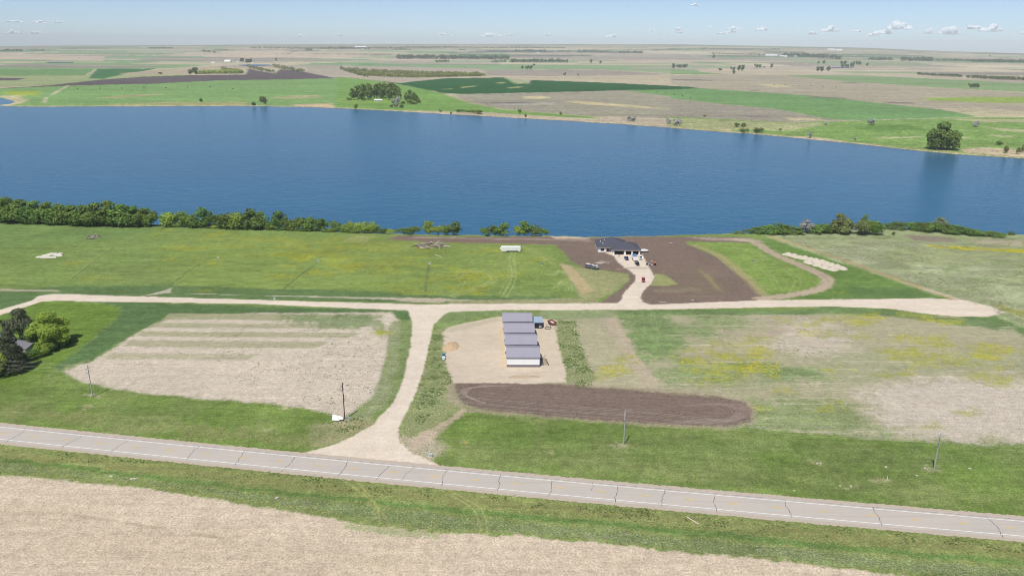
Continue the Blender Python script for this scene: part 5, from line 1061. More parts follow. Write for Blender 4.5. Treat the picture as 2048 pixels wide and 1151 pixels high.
# ================================================================== VEHICLES
def ground_dir(a, b):
    d = G(*b) - G(*a); return math.atan2(-d[0], d[1])           # rotation that turns local +y onto the direction
M_CGLASS = plain('car_glass', (0.012, 0.014, 0.018), 0.05, spec=0.9); M_LAMP = plain('headlight', (0.75, 0.75, 0.78), 0.15); M_TAIL = plain('tail_light', (0.35, 0.01, 0.01), 0.3); M_PLAST = plain('black_plastic', (0.02, 0.02, 0.022), 0.6)
def car(loc, rz, paint, label, cat, kind='suv', L=4.9, W=1.95, name='car'):
    o = empty(name, loc, rz, label, cat); h = L / 2; w = W / 2
    hood = 1.02 if kind != 'sedan' else 0.9; top = {'suv': 1.75, 'pickup': 1.85, 'sedan': 1.45}[kind]
    b = MB(); pf = [(-h, 0.42), (-h + 0.1, 0.34), (h - 0.15, 0.34), (h, 0.45), (h, 0.72), (h - 0.12, hood - 0.12), (h - 1.25, hood), (-h + 0.05, hood + (0.02 if kind != 'pickup' else 0.0)), (-h, hood - 0.2)]
    bo = b.prism(pf, -w, w).build('body', paint, o, bevel=0.05)
    if kind == 'pickup': c0_, c1_ = -0.35, h - 1.2
    elif kind == 'suv': c0_, c1_ = -h + 0.12, h - 1.2
    else: c0_, c1_ = -h + 0.75, h - 1.3
    sl = 0.55; b = MB(); i = 0.16
    vs_ = [(-w + 0.05, c0_, hood - 0.02), (w - 0.05, c0_, hood - 0.02), (w - 0.05, c1_, hood - 0.02), (-w + 0.05, c1_, hood - 0.02), (-w + i, c0_ + 0.3, top - 0.05), (w - i, c0_ + 0.3, top - 0.05), (w - i, c1_ - sl, top - 0.05), (-w + i, c1_ - sl, top - 0.05)]
    b.add(vs_, [(0, 3, 2, 1), (4, 5, 6, 7), (0, 1, 5, 4), (1, 2, 6, 5), (2, 3, 7, 6), (3, 0, 4, 7)]); b.build('window', M_CGLASS, o)
    MB().box(-w + i - 0.03, w - i + 0.03, c0_ + 0.27, c1_ - sl + 0.04, top - 0.05, top + 0.02).build('roof', paint, o, bevel=0.02)
    b = MB()
    for sx in (-1, 1):
        for (ya, za, yb, zb) in ((c1_, hood, c1_ - sl, top - 0.04), (c0_, hood, c0_ + 0.3, top - 0.04), ((c0_ + c1_) / 2, hood, (c0_ + c1_) / 2 - 0.05, top - 0.04)): b.tube((sx * (w - 0.05), ya, za), (sx * (w - i + 0.01), yb, zb), 0.045, n=6)
    b.build('pillar', paint, o)
    if kind == 'pickup': MB().box(-w + 0.14, w - 0.14, -h + 0.12, -0.5, hood - 0.35, hood + 0.012).build('bed_liner', M_PLAST, o)
    for sx in (-1, 1):
        MB().box(sx * (w - 0.3) - 0.2, sx * (w - 0.3) + 0.2, h - 0.06, h + 0.012, 0.62, 0.8).build('headlight', M_LAMP, o); MB().box(sx * (w - 0.16) - 0.1, sx * (w - 0.16) + 0.1, -h - 0.012, -h + 0.05, 0.65, 0.95).build('tail_light', M_TAIL, o)
        MB().box(sx * (w + 0.1) - 0.1, sx * (w + 0.1) + 0.1, c1_ - 0.5, c1_ - 0.35, hood + 0.02, hood + 0.2).build('mirror', paint, o)
        wheel(o, sx * (w - 0.1), h - 0.95); wheel(o, sx * (w - 0.1), -h + 1.0)
    MB().box(-w + 0.45, w - 0.45, h - 0.03, h + 0.015, 0.48, 0.74).build('grille', M_PLAST, o); MB().box(-w + 0.05, w - 0.05, h - 0.02, h + 0.05, 0.34, 0.46).build('bumper', M_PLAST, o)
    return o
def paint(n, c, r=0.25, mt=0.3): return plain(n, c, r, mt, 0.04, spec=0.6)
rzv = ground_dir((1249, 512), (1256.5, 521))
car(on(1252.5, 518.3), rzv, paint('paint_blue', (0.035, 0.075, 0.22)), 'blue pickup parked in front of the wide garage bay', 'pickup', 'pickup', 5.4, name='pickup_truck')
rzt = ground_dir((1262, 513), (1274, 529))
o = empty('cargo_trailer', on(1269.0, 519.5), rzt, 'white enclosed cargo trailer with sky reflection painted blue on its roof, hitched behind a dark pickup', 'trailer')
MB().box(-1.25, 1.25, -3.3, 3.3, 0.55, 2.85).build('box', M_WRAP, o, bevel=0.06); MB().box(-1.22, 1.22, -3.25, 3.25, 2.851, 2.90).build('roof', plain('trailer_roof_sky_tint', alb(140, 178, 222), 0.25, 0.4), o)  # roof colour carries the blue of the reflected sky
MB().box(-0.02, 0.02, 3.29, 3.33, 0.7, 2.8).build('nose_seam', M_STEEL, o)
for s_ in (-1, 1):
    MB().tube((s_ * 0.7, 3.2, 0.55), (0, 4.6, 0.55), 0.06, n=6).build('tongue', M_STEEL, o); MB().box(s_ * 1.27 - 0.03, s_ * 1.27 + 0.03, -1.4, 1.0, 0.75, 0.95).build('fender', M_STEEL, o)
    for y in (-0.75, 0.3): wheel(o, s_ * 1.15, y)
MB().box(-1.1, 1.1, -3.36, -3.3, 0.65, 2.7).build('rear_door', M_DOOR, o)
hd = np.array([-math.sin(rzt), math.cos(rzt), 0])
car(on(1274, 529.0), rzt, paint('paint_black', (0.016, 0.018, 0.025)), 'dark pickup hitched to the white cargo trailer, facing down the drive', 'pickup', 'pickup', 5.6, 2.0, name='pickup_truck')
car(on(1281, 517.5), ground_dir((1279, 511), (1282.5, 519)), paint('paint_white', (0.72, 0.72, 0.74)), 'white car parked at the right corner of the garage', 'car', 'suv', 4.8)
car(on(1286.5, 562), ground_dir((1285.5, 552), (1287, 566)), paint('paint_red', (0.42, 0.03, 0.045)), 'red car standing on the bend of the gravel drive', 'car', 'suv', 4.6)
# white boat on trailer by the house
M_HULL = plain('boat_white', (0.80, 0.80, 0.82), 0.3); M_ALU = plain('aluminium', (0.62, 0.64, 0.66), 0.35, 0.6)
o = empty('covered_boat', on(1288, 504.5), math.radians(-88), 'white covered boat on a twin-axle trailer beyond the garage', 'boat')
prof = [(-2.9, 0.75, 0.95, 1.35), (-2.0, 1.1, 0.75, 1.75), (0.4, 1.15, 0.75, 1.85), (1.8, 0.85, 0.85, 1.65), (2.8, 0.12, 1.15, 1.4)]
def loft(b, secs):
    ring = []
    for (y, w, z0, z1) in secs: ring.append([(-w, y, (z0 + z1) / 2), (-w * 0.5, y, z0), (w * 0.5, y, z0), (w, y, (z0 + z1) / 2), (w * 0.55, y, z1), (-w * 0.55, y, z1)])
    n_ = 6; vs_ = [p for r in ring for p in r]; fs = []
    for i in range(len(ring) - 1):
        for j in range(n_): fs.append((i * n_ + j, i * n_ + (j + 1) % n_, (i + 1) * n_ + (j + 1) % n_, (i + 1) * n_ + j))
    fs += [tuple(range(n_ - 1, -1, -1)), tuple(range((len(ring) - 1) * n_, len(ring) * n_))]; b.add(vs_, fs); return b
loft(MB(), prof).build('hull', M_HULL, o, smooth=False); loft(MB(), [(y * 0.9, w * 0.8, z1 - 0.15, z1 + 0.22) for y, w, z0, z1 in prof]).build('cover', M_WRAP, o)
for s_ in (-1, 1):
    MB().box(s_ * 0.75 - 0.05, s_ * 0.75 + 0.05, -2.9, 2.2, 0.5, 0.62).build('trailer_rail', M_STEEL, o); MB().tube((s_ * 0.75, 2.2, 0.56), (0, 3.9, 0.5), 0.05, n=6).build('tongue', M_STEEL, o)
    for y in (-1.3, -0.5): wheel(o, s_ * 1.02, y, 0.32)
MB().box(-0.06, 0.06, 3.2, 3.35, 0.0, 1.3).build('winch_post', M_ALU, o)
# pontoon boat on its trailer
rzp = ground_dir((1169, 530), (1200, 536)); o = empty('pontoon_boat', on(1184, 536.5), rzp, 'dark blue pontoon boat on a trailer at the edge of the bare earth', 'boat')
M_PONT = plain('pontoon_grey', (0.22, 0.24, 0.26), 0.5); M_NAVY = plain('navy_panel', (0.02, 0.035, 0.085), 0.35); M_SEAT = plain('seat_vinyl', (0.62, 0.58, 0.50), 0.6); M_TARP = plain('tan_tarp', (0.60, 0.53, 0.44), 0.8); M_BLUEC = plain('blue_cover', (0.04, 0.16, 0.42), 0.6)
for s_ in (-1, 1): MB().tube((s_ * 0.95, -4.2, 0.95), (s_ * 0.95, 3.6, 0.95), 0.34, n=12).build('pontoon', M_PONT, o); MB().tube((s_ * 0.95, 3.6, 0.95), (s_ * 0.95, 4.5, 1.15), 0.34, 0.06, n=12).build('pontoon_nose', M_PONT, o)
MB().box(-1.28, 1.28, -4.2, 4.0, 1.28, 1.40).build('deck', M_ALU, o)
for s_ in (-1, 1): MB().box(s_ * 1.24 - 0.03, s_ * 1.24 + 0.03, -4.0, 3.4, 1.05, 2.1).build('side_panel', M_NAVY, o); MB().box(s_ * 1.24 - 0.04, s_ * 1.24 + 0.04, -4.0, 3.4, 2.1, 2.17).build('rail', M_ALU, o)
for y in (-4.0, 3.4): MB().box(-1.2, 1.2, y - 0.03, y + 0.03, 1.42, 2.05).build('end_panel', M_NAVY if y < 0 else M_ALU, o)
MB().box(-1.1, 1.1, -3.9, -1.2, 2.19, 2.42).build('folded_canopy', M_TARP, o, bevel=0.08)
for s_ in (-1, 1):
    for y in (0.2, 2.4): st = MB().box(s_ * 0.8 - 0.35, s_ * 0.8 + 0.35, y - 0.7, y + 0.7, 1.42, 1.85).build('seat', M_SEAT, o, bevel=0.05); MB().box(s_ * 1.08 - 0.08, s_ * 1.08 + 0.08, y - 0.7, y + 0.7, 1.86, 2.3).build('seat_back', M_SEAT, st, bevel=0.03)
MB().box(0.1, 0.8, -0.9, -0.3, 1.42, 2.35).build('console', M_BLUEC, o, bevel=0.05); MB().box(-0.9, -0.1, 1.2, 1.7, 1.87, 2.2).build('cooler', M_BLUEC, o, bevel=0.04)
MB().box(-0.25, 0.25, -4.75, -4.2, 0.8, 2.0).build('outboard_motor', M_PLAST, o, bevel=0.08)
for s_ in (-1, 1):
    MB().box(s_ * 0.5 - 0.05, s_ * 0.5 + 0.05, -3.4, 4.3, 0.45, 0.58).build('trailer_rail', M_STEEL, o)
    for y in (-0.4, 0.5): wheel(o, s_ * 1.2, y, 0.3)
for y in (-2.4, 0.0, 2.4): MB().box(-1.15, 1.15, y - 0.05, y + 0.05, 0.5, 0.61).build('bunk', M_STEEL, o)
MB().tube((0, 4.3, 0.52), (0, 5.6, 0.5), 0.05, n=6).build('tongue', M_STEEL, o)
# white semi trailer in the field
o = empty('box_trailer', on(1021.5, 504), math.radians(1.5), 'long white box trailer standing in the green field', 'trailer'); M_WT = plain('trailer_white', (0.78, 0.78, 0.75), 0.5, var=0.04)
MB().box(-6.0, 6.1, 0, 2.6, 0.85, 3.4).build('box', M_WT, o, bevel=0.08); MB().box(-6.6, -6.0, 0.7, 1.9, 1.5, 2.7).build('nose_unit', M_WT, o, bevel=0.15)
b = MB()
for k in range(17): x = -5.6 + k * 0.7; b.box(x - 0.02, x + 0.02, -0.02, 0.0, 1.0, 3.3)
b.build('side_rib', M_DOOR, o); MB().box(-5.9, -2.6, 0.05, 0.2, 0.35, 0.95).build('skirt', M_WT, o); MB().box(4.6, 6.0, 0.05, 0.2, 0.35, 0.95).build('skirt', M_WT, o)
for x in (-3.1, -2.0):
    for y in (0.35, 2.25): MB().tube((x, y - 0.25, 0.48), (x, y + 0.25, 0.48), 0.48, n=14).build('wheel', M_TYRE, o)
for y in (0.5, 2.1): MB().box(4.0, 4.2, y - 0.08, y + 0.08, 0, 0.95).build('landing_leg', M_STEEL, o)
# building gear on the bare earth right of the drive
M_ORANGE = plain('orange_machine', (0.5, 0.12, 0.02), 0.5)
o = empty('cement_mixer', on(1309.5, 530.5), 0.3, 'small dark mixer with an orange top on the bare earth by the drive', 'mixer'); MB().box(-0.6, 0.6, -0.4, 0.4, 0.45, 1.4).build('engine', M_PLAST, o, bevel=0.08); MB().tube((0, -0.2, 1.35), (0.3, 0.35, 2.3), 0.6, 0.32, 12).build('drum', M_ORANGE, o)
for s_ in (-1, 1): wheel(o, s_ * 0.72, -0.1, 0.32, 0.16)
o = empty('tool_stand', on(1303.5, 529.5), 0.0, 'upright grey stand between the barrow and the mixer', 'stand'); MB().box(-0.08, 0.08, -0.08, 0.08, 0, 2.5).build('mast', M_ALU, o); MB().box(-0.45, 0.45, -0.3, 0.3, 0.0, 0.15).build('base', M_DOOR, o); MB().box(-0.3, 0.3, -0.1, 0.1, 2.2, 2.5).build('head', M_DOOR, o)
o = empty('wheelbarrow', on(1298, 530), 1.2, 'small grey barrow with a dark load on the bare earth', 'wheelbarrow'); b = MB(); b.add([(-0.35, -0.5, 0.4), (0.35, -0.5, 0.4), (0.35, 0.5, 0.4), (-0.35, 0.5, 0.4), (-0.6, -0.8, 0.9), (0.6, -0.8, 0.9), (0.6, 0.9, 0.9), (-0.6, 0.9, 0.9)], [(0, 3, 2, 1), (0, 1, 5, 4), (1, 2, 6, 5), (2, 3, 7, 6), (3, 0, 4, 7), (4, 5, 6, 7)]); b.build('tray', M_ALU, o); MB().tube((-0.08, 0.95, 0.25), (0.08, 0.95, 0.25), 0.25, n=12).build('wheel', M_TYRE, o)
for s_ in (-1, 1): MB().tube((s_ * 0.35, 0.9, 0.3), (s_ * 0.35, -1.5, 0.75), 0.03, n=5).build('handle', M_WOOD, o); MB().tube((s_ * 0.3, -0.5, 0.4), (s_ * 0.3, -0.6, 0), 0.03, n=5).build('leg', M_STEEL, o)
o = empty('tarp_bundle', on(1294, 529.8), 0.4, 'black and white tarp bundle beside the barrow', 'bundle'); loft(MB(), [(-0.8, 0.2, 0.02, 0.3), (-0.4, 0.55, 0.02, 1.1), (0.3, 0.6, 0.02, 1.2), (0.8, 0.25, 0.02, 0.4)]).build('tarp', M_PLAST, o); MB().box(-0.5, 0.5, -1.3, -0.85, 0, 0.35).build('sack', M_DOOR, o, bevel=0.08)
# sawhorse in front of the wide bay
o = empty('sawhorse', on(1238.3, 513.3), 0.2, 'pale wooden sawhorse standing in front of the wide garage bay', 'sawhorse'); M_PINE = plain('pine_board', alb(226, 204, 150), 0.8)
MB().box(-0.55, 0.55, -0.1, 0.1, 1.2, 1.45).build('beam', M_PINE, o); MB().box(-0.3, 0.3, -0.05, 0.05, 0.75, 1.2).build('panel', M_PINE, o)
for sx in (-1, 1):
    for sy in (-1, 1): MB().tube((sx * 0.45, sy * 0.05, 1.2), (sx * 0.55, sy * 0.4, 0), 0.05, n=5).build('leg', M_WOOD, o)
for (px, py, w_, lab) in ((1384, 600, 0.6, 'short white pipe lying on the bare earth near the gravel road'), (1325, 604, 1.6, 'long white pipe lying on the bare earth beside the drive mouth'), (1341, 486, 0.9, 'white pipe lying on the bare earth east of the house')):
    o = empty('white_pipe', on(px, py), 0.1, lab, 'pipe'); MB().tube((-w_, 0, 0.15), (w_, 0, 0.15), 0.09, n=8).build('tube', M_DOOR, o); MB().tube((w_, 0, 0.15), (w_ + 0.2, 0, 0.15), 0.2, n=8).build('socket', M_DOOR, o)

# ================================================================== FARMYARD, LOWER LEFT
M_ROOFB = plain('roof_blue_grey', alb(168, 178, 196), 0.6, var=0.08); M_ROOFG = plain('roof_brown_grey', alb(128, 128, 134), 0.85, var=0.12); M_WALLG = plain('wall_grey', (0.42, 0.41, 0.40), 0.8)
def gable_house(loc, rz, W_, D_, E_, R_, wall, roof, label, cat, name, group=None, windows=True, oh=0.5):
    o = empty(name, loc, rz, label, cat, group); h = W_ / 2; d = D_ / 2
    b = MB(); b.add([(x, y, z) for x in (-h, h) for y, z in ((-d, 0), (-d, E_), (0, R_ - 0.1), (d, E_), (d, 0))], [(0, 1, 2, 3, 4), (9, 8, 7, 6, 5), (0, 5, 6, 1), (3, 8, 9, 4)]); b.build('wall', wall, o)
    for s_ in (-1, 1):
        ye = s_ * (d + oh); ze = E_ - oh * (R_ - E_) / d; t = 0.15; x0, x1 = -h - oh, h + oh
        b = MB(); b.add([(x0, ye, ze), (x1, ye, ze), (x1, 0, R_), (x0, 0, R_), (x0, ye, ze + t), (x1, ye, ze + t), (x1, 0, R_ + t), (x0, 0, R_ + t)], [(0, 3, 2, 1), (4, 5, 6, 7), (0, 1, 5, 4), (1, 2, 6, 5), (2, 3, 7, 6), (3, 0, 4, 7)]); b.build('roof_slope', roof, o)
    if windows:
        for k in range(max(1, int(W_ // 4))):
            x = -h + (k + 0.7) * W_ / (int(W_ // 4) + 0.4)
            wq = MB().box(x - 0.6, x + 0.6, -d - 0.03, -d + 0.02, E_ * 0.4, E_ * 0.82).build('window', M_GLASS, o); MB().box(x - 0.68, x + 0.68, -d - 0.05, -d, E_ * 0.36, E_ * 0.4).build('sill', M_DOOR, wq)
        dq = MB().box(h * 0.05 - 0.5, h * 0.05 + 0.5, -d - 0.05, -d + 0.02, 0.05, min(2.1, E_ * 0.9)).build('door', M_DOOR, o)
    return o
gable_house(on(-8, 694), math.radians(35), 13, 9, 3.2, 6.0, M_WALLG, M_ROOFB, 'farmyard house with pale blue-grey roof half hidden by conifers', 'house', 'farm_house')
gable_house(on(54, 699), math.radians(-24), 8.5, 6.0, 2.3, 3.5, M_WALLG, M_ROOFG, 'low grey-roofed garage among the farmyard trees', 'garage', 'farm_garage')
tree('pine_tree', on(48, 682), 14.5, 13.0, 'round', 'pine', 'dark blue-green pine behind the farmyard garage', 'pine tree', n=9000, leaf=0.018, nvar=1)
tree('broadleaf_tree', on(103, 690), 14.5, 17.0, 'round', 'bright', 'large bright yellow-green tree at the corner of the farmyard', 'tree', n=11000, leaf=0.018, nvar=2)
tree('broadleaf_tree', on(68, 694), 8.5, 9.5, 'bush', 'green', 'middle-sized green tree between the pine and the bright tree', 'tree', n=4000, leaf=0.024, nvar=2)
tree('spruce_tree', on(26, 742), 19.0, 11.5, 'conifer', 'pine', 'tall dark spruce in front of the blue-grey farmyard roof', 'spruce tree', n=11000, leaf=0.018, nvar=1)
tree('spruce_tree', on(18, 692), 11.0, 6.5, 'conifer', 'pine', 'small dark spruce at the corner of the farmyard house', 'spruce tree', n=3500, leaf=0.024, nvar=1)
tree('broadleaf_tree', on(2, 750), 10.0, 9.0, 'bush', 'bright', 'bright bushy tree at the foot of the tall spruce', 'tree', n=4500, leaf=0.024, nvar=2)
tree('broadleaf_tree', on(-22, 650), 9.0, 9.0, 'round', 'dark', 'dark tree at the far edge of the farmyard', 'tree', n=3000, leaf=0.028, nvar=2)
tree('broadleaf_tree', on(-20, 735), 11.0, 10.0, 'round', 'dark', 'dark tree behind the bright bush by the spruce', 'tree', n=3000, leaf=0.028, nvar=2)
for (x, y, h, w, mt) in [(40, 727, 4.5, 6, 'dark'), (56, 722, 3.8, 5, 'dark'), (70, 717, 3.8, 5, 'green'), (84, 711, 4.4, 5.5, 'bright'), (98, 705, 4.2, 5, 'green'), (108, 700, 3.2, 4, 'olive'), (122, 694, 3.0, 4, 'green'), (134, 688, 2.6, 3.6, 'dark'), (146, 683, 2.2, 3.2, 'dark'), (20, 742, 3.6, 5, 'dark'), (76, 700, 3.5, 4.5, 'bright'), (90, 697, 2.6, 3.6, 'olive')]:
    tree('hedge_shrub', on(x, y), h, w, 'bush', mt, 'dense shrub in the farmyard boundary hedge', 'shrub', 'farmyard hedge shrubs', n=1700, leaf=0.034, nvar=4)

# ================================================================== FAR SHORE AND PLAINS
def farm(px, py, W_, D_, E_, R_, wall, roof, label, cat='barn', name='barn', rz=0.0, windows=False):
    return gable_house(GF(px, py), rz, W_, D_, E_, R_, wall, roof, label, cat, name, None, windows, 0.4)
M_FWHITE = plain('barn_white', (0.80, 0.80, 0.80), 0.6, var=0.03); M_FGREY = plain('barn_grey', (0.5, 0.5, 0.52), 0.6)
farm(757, 203, 18, 9, 3.2, 5.2, M_WALLG, M_FWHITE, 'low white-roofed house on the far shore in front of the tall grove', 'house', 'house', 0.1, True)
LG = 'tall dense tree in the grove behind the low white house on the far shore'
for (x, y, h, w) in [(706, 200, 20, 14), (716, 199, 24, 18), (728, 198, 26, 20), (740, 197, 26, 20), (752, 197, 25, 18), (722, 201, 22, 14), (736, 200, 23, 14), (762, 197, 26, 16), (770, 196, 27, 20), (782, 197, 27, 20), (793, 198, 24, 18), (764, 199, 22, 14), (778, 200, 22, 14), (798, 199, 20, 12)]:
    tree_px('grove_tree', x, y, h, w, 'tall', 'dark', LG, 'tree', 'grove of tall trees on the far shore', far=True, n=900, leaf=0.05)
for (x, y, h, w) in [(819, 203, 20, 20), (812, 202, 15, 12), (828, 204, 17, 14), (833, 204, 12, 14)]:
    tree_px('shore_tree', x, y, h, w, 'round', 'dark', 'rounded tree in the small clump right of the tall grove', 'tree', 'small clump beside the grove', far=True, n=700, leaf=0.055)
for (x, y, h, w) in [(786, 209, 10, 11), (796, 208, 14, 14), (793, 215, 9, 12)]:
    tree_px('silver_shrub', x, y, h, w, 'bush', 'silver', 'silvery shrub between the white house and the far shore', 'shrub', 'silvery far-shore shrubs', far=True, n=500, leaf=0.06)
for (x, y, h, w) in [(697, 201, 5, 12), (728, 201, 4, 8), (822, 208, 6, 24), (836, 206, 6, 12), (806, 208, 5, 10), (783, 215, 5, 8), (803, 216, 6, 10)]:
    tree_px('low_bush', x, y, h, w, 'mound', 'dark', 'low green bush at the foot of the far-shore grove', 'bush', 'low bushes by the far grove', far=True, n=300, leaf=0.08)
tree_px('big_tree', 1889, 300, 44, 54, 'round', 'dark', 'big round solitary tree on the far shore with its dark reflection', 'tree', far=True, n=3200, leaf=0.034)
tree_px('tree_bush', 1878, 301, 20, 34, 'bush', 'dark', 'bushy lower growth at the left of the big solitary tree', 'bush', far=True, n=1200, leaf=0.045); tree_px('tree_bush', 1900, 301, 22, 34, 'bush', 'dark', 'bushy lower growth at the right of the big solitary tree', 'bush', far=True, n=1200, leaf=0.045)
for (x, y, h, w, mt) in [(505, 212, 8, 12, 'green'), (527, 208, 14, 16, 'olive'), (402, 204, 7, 7, 'green'), (712, 217, 9, 10, 'bright'), (920, 224, 6, 18, 'green'), (940, 226, 7, 22, 'green'), (955, 227, 8, 24, 'green'), (1039, 226, 8, 8, 'green'), (1051, 234, 6, 6, 'green'), (1122, 229, 6, 7, 'olive'), (1263, 242, 9, 17, 'silver'), (1336, 247, 10, 10, 'silver'), (1355, 250, 12, 20, 'silver'), (1475, 253, 7, 13, 'green'), (1489, 254, 8, 13, 'green'), (1490, 264, 7, 18, 'dark'), (1518, 266, 10, 18, 'dark'), (1620, 275, 10, 10, 'silver'), (1744, 249, 10, 15, 'silver'), (1652, 250, 5, 8, 'silver'), (1710, 279, 5, 6, 'silver'), (1562, 260, 4, 8, 'olive'), (1955, 254, 10, 13, 'silver'), (2002, 290, 7, 12, 'green'), (2014, 306, 12, 9, 'olive'), (2038, 308, 11, 8, 'olive'), (2047, 304, 12, 8, 'olive'), (880, 223, 4, 8, 'olive'), (902, 229, 6, 5, 'olive'), (1410, 103 + 130, 4, 6, 'olive')]:
    tree_px('shore_bush', x, y + 1, h, w, 'bush', mt, {'green': 'green bush scattered on the open far shore', 'dark': 'dark rounded bush by the water on the far shore', 'olive': 'olive bush scattered on the open far shore', 'silver': 'silvery grey bush scattered on the open far shore', 'bright': 'bright green bush at the water below the grove'}[mt], 'bush', 'bushes on the far shore', far=True, n=420, leaf=0.07)
# solitary and clustered trees out on the plain
LT = 'small distant tree standing alone or in a cluster out on the plain'
for (x, y, h, w) in [(389, 149, 12, 14), (380, 149, 8, 8), (320, 149, 4, 7), (484, 124, 7, 9), (500, 126, 7, 10), (494, 126, 7, 8), (552, 122, 5, 4), (1045, 138, 6, 6), (1055, 139, 7, 10), (1062, 139, 7, 10), (1068, 132, 4, 6), (1130, 151, 5, 8), (1156, 152, 4, 3), (1183, 126, 6, 9), (1201, 127, 5, 5), (1347, 137, 9, 8), (1359, 136, 6, 10), (1370, 136, 6, 10), (1428, 117, 7, 6), (1440, 142, 5, 8), (1466, 141, 6, 10), (1468, 148, 7, 7), (1478, 142, 10, 8), (1486, 142, 10, 8), (1513, 136, 7, 8), (1520, 136, 6, 8), (1529, 136, 3, 4), (1544, 136, 7, 6), (1637, 143, 8, 8), (1644, 143, 8, 8), (1657, 143, 9, 8), (1637, 128, 5, 4), (1648, 128, 6, 6), (1684, 129, 6, 6), (1691, 129, 6, 7), (1686, 136, 7, 8), (1694, 136, 6, 8), (1703, 136, 8, 9), (1708, 130, 6, 6), (1716, 130, 7, 8), (1720, 130, 6, 6), (1735, 132, 5, 5), (1942, 176, 7, 8), (1950, 176, 7, 8), (1956, 176, 7, 7), (1980, 113, 2, 3)]:
    tree_px('plain_tree', x, y, h, w, 'tall' if h >= w else 'bush', 'far', LT, 'tree', 'scattered trees on the plain', far=True, n=160, leaf=0.10)
def belt(name, pts, hpx, label, cat, seed, per=3.2, thick=1.0, mat='far', wobble=0.35, leafk=0.30):
    """a far belt of trees that reads as one mass; hpx is its picture height"""
    rs = np.random.RandomState(seed); lobes = []; nleaf = 0
    P3 = [GF(*p) for p in pts]
    for (a, b_), (pa, pb) in zip(zip(pts[:-1], pts[1:]), zip(P3[:-1], P3[1:])):
        L = math.hypot(b_[0] - a[0], b_[1] - a[1]); n_ = max(2, int(L / per))
        for i in range(n_):
            t = (i + rs.rand()) / n_; p = pa * (1 - t) + pb * t; s = mpp(p); h = hpx * s * rs.uniform(1 - wobble, 1 + wobble * 0.5)
            for q in range(int(max(1, round(thick)))):
                y = p[1] + rs.uniform(-0.5, 0.5) * thick * 14; zb = float(far_z(p[0], y)) if y > 4800 else -3.0
                lobes.append((p[0] + rs.uniform(-1, 1) * s, y, zb + h * 0.5, max(h * 0.42, per * s * 0.55), h * 0.52)); nleaf += 26
    ls = np.mean([l[4] for l in lobes]) * leafk
    V_, F_ = leaf_cloud(rs, lobes, min(nleaf, 9000), ls, 0.1)
    me = numesh(name, V_, F_); me.materials.append(LM[mat]); return tag(link(name, me), label, cat, None, 'stuff')
BL = [([(792, 118), (830, 117.5), (880, 118), (960, 118.5), (1018, 119)], 7, 'dark shelterbelt of trees across the middle of the plain'), ([(872, 125), (897, 125)], 4.5, 'short dark shelterbelt below the longer one on the plain'), ([(982, 125), (1012, 124.5)], 4, 'thin belt of trees left of the farmstead belt'), ([(1020, 125), (1070, 125), (1110, 125), (1136, 125.5)], 6, 'long dark belt of trees round the farmstead with the silo'),
      ([(1237, 106.5), (1285, 107)], 4, 'dark hedge-like shelterbelt far out on the tan plain'), ([(917, 101), (930, 101)], 3, 'tiny distant grove on the tan plain'), ([(1030, 103), (1092, 103)], 3.5, 'distant dark wood beyond the tan fields'), ([(1115, 104), (1140, 104)], 3, 'distant sparse trees right of the dark wood'), ([(1158, 104), (1190, 104)], 3, 'distant scattered grove near the horizon'),
      ([(640, 98.5), (740, 98.5)], 4, 'long distant wood on the horizon with white buildings'), ([(786, 100.5), (822, 100.5)], 3, 'small distant grove left of the centre horizon'), ([(610, 101.5), (624, 101.5)], 4, 'small distant clump on the tan field'), ([(432, 100.5), (456, 100.5)], 2, 'thin distant hedge near the horizon'), ([(405, 104), (432, 106)], 3.5, 'straggling distant trees by a creek'), ([(0, 103), (46, 103)], 3.5, 'distant wood at the left edge of the plain'), ([(58, 102), (88, 102)], 2.5, 'thin distant trees beside the left wood'), ([(298, 97.5), (345, 97.5)], 2.5, 'thin distant belt under the horizon'),
      ([(1424, 108), (1530, 111), (1575, 113)], 2.5, 'long thin belt leading to the white farm buildings'), ([(1566, 112), (1610, 114), (1660, 117), (1680, 119)], 6, 'thick dark belt behind the white farm buildings'), ([(1737, 120.5), (1786, 121)], 4.5, 'dark block of trees on the right plain'), ([(1802, 122), (1865, 122.5)], 6, 'thick dark wood on the right plain'), ([(1870, 122), (1945, 123)], 4, 'belt with small buildings beyond the right wood'), ([(1944, 124.5), (2010, 125), (2080, 127)], 5, 'long dark belt running off beyond the right wood'),
      ([(1834, 150), (1870, 152), (1925, 154.5)], 4, 'row of trees along the green strip on the right plain'), ([(1933, 156), (1990, 159), (2048, 161), (2120, 164)], 5, 'continuing row of trees toward the lake side of the right plain'), ([(1348, 134.5), (1376, 133)], 4, 'small belt by the pale field right of centre'), ([(735, 97), (900, 96)], 3, 'low wooded skyline left of centre'), ([(900, 96), (1130, 97)], 2.5, 'low wooded skyline in the centre'), ([(500, 96.5), (640, 97)], 2.5, 'low wooded skyline toward the left'), ([(1400, 98), (1560, 100)], 2.2, 'low wooded rise toward the right')]
for k, (pts, h, lab) in enumerate(BL): belt('shelterbelt', pts, h, lab, 'trees', 200 + k, per=2.2, thick=1.5)
belt('woodlot', [(690, 142), (740, 146), (800, 148), (860, 150), (960, 152)], 6.5, 'pale green young woodlot on the plain above the dark green crop', 'wood', 300, per=2.4, thick=7, mat='olive'); belt('woodlot_edge', [(715, 150), (760, 153), (830, 155), (900, 153.5), (970, 152)], 6, 'front edge of the young woodlot on the plain', 'wood', 301, per=2.2, thick=3, mat='bright'); belt('woodlot_edge', [(682, 139), (700, 145), (735, 154)], 6, 'left edge of the young woodlot on the plain', 'wood', 302, per=2.2, thick=3, mat='olive')
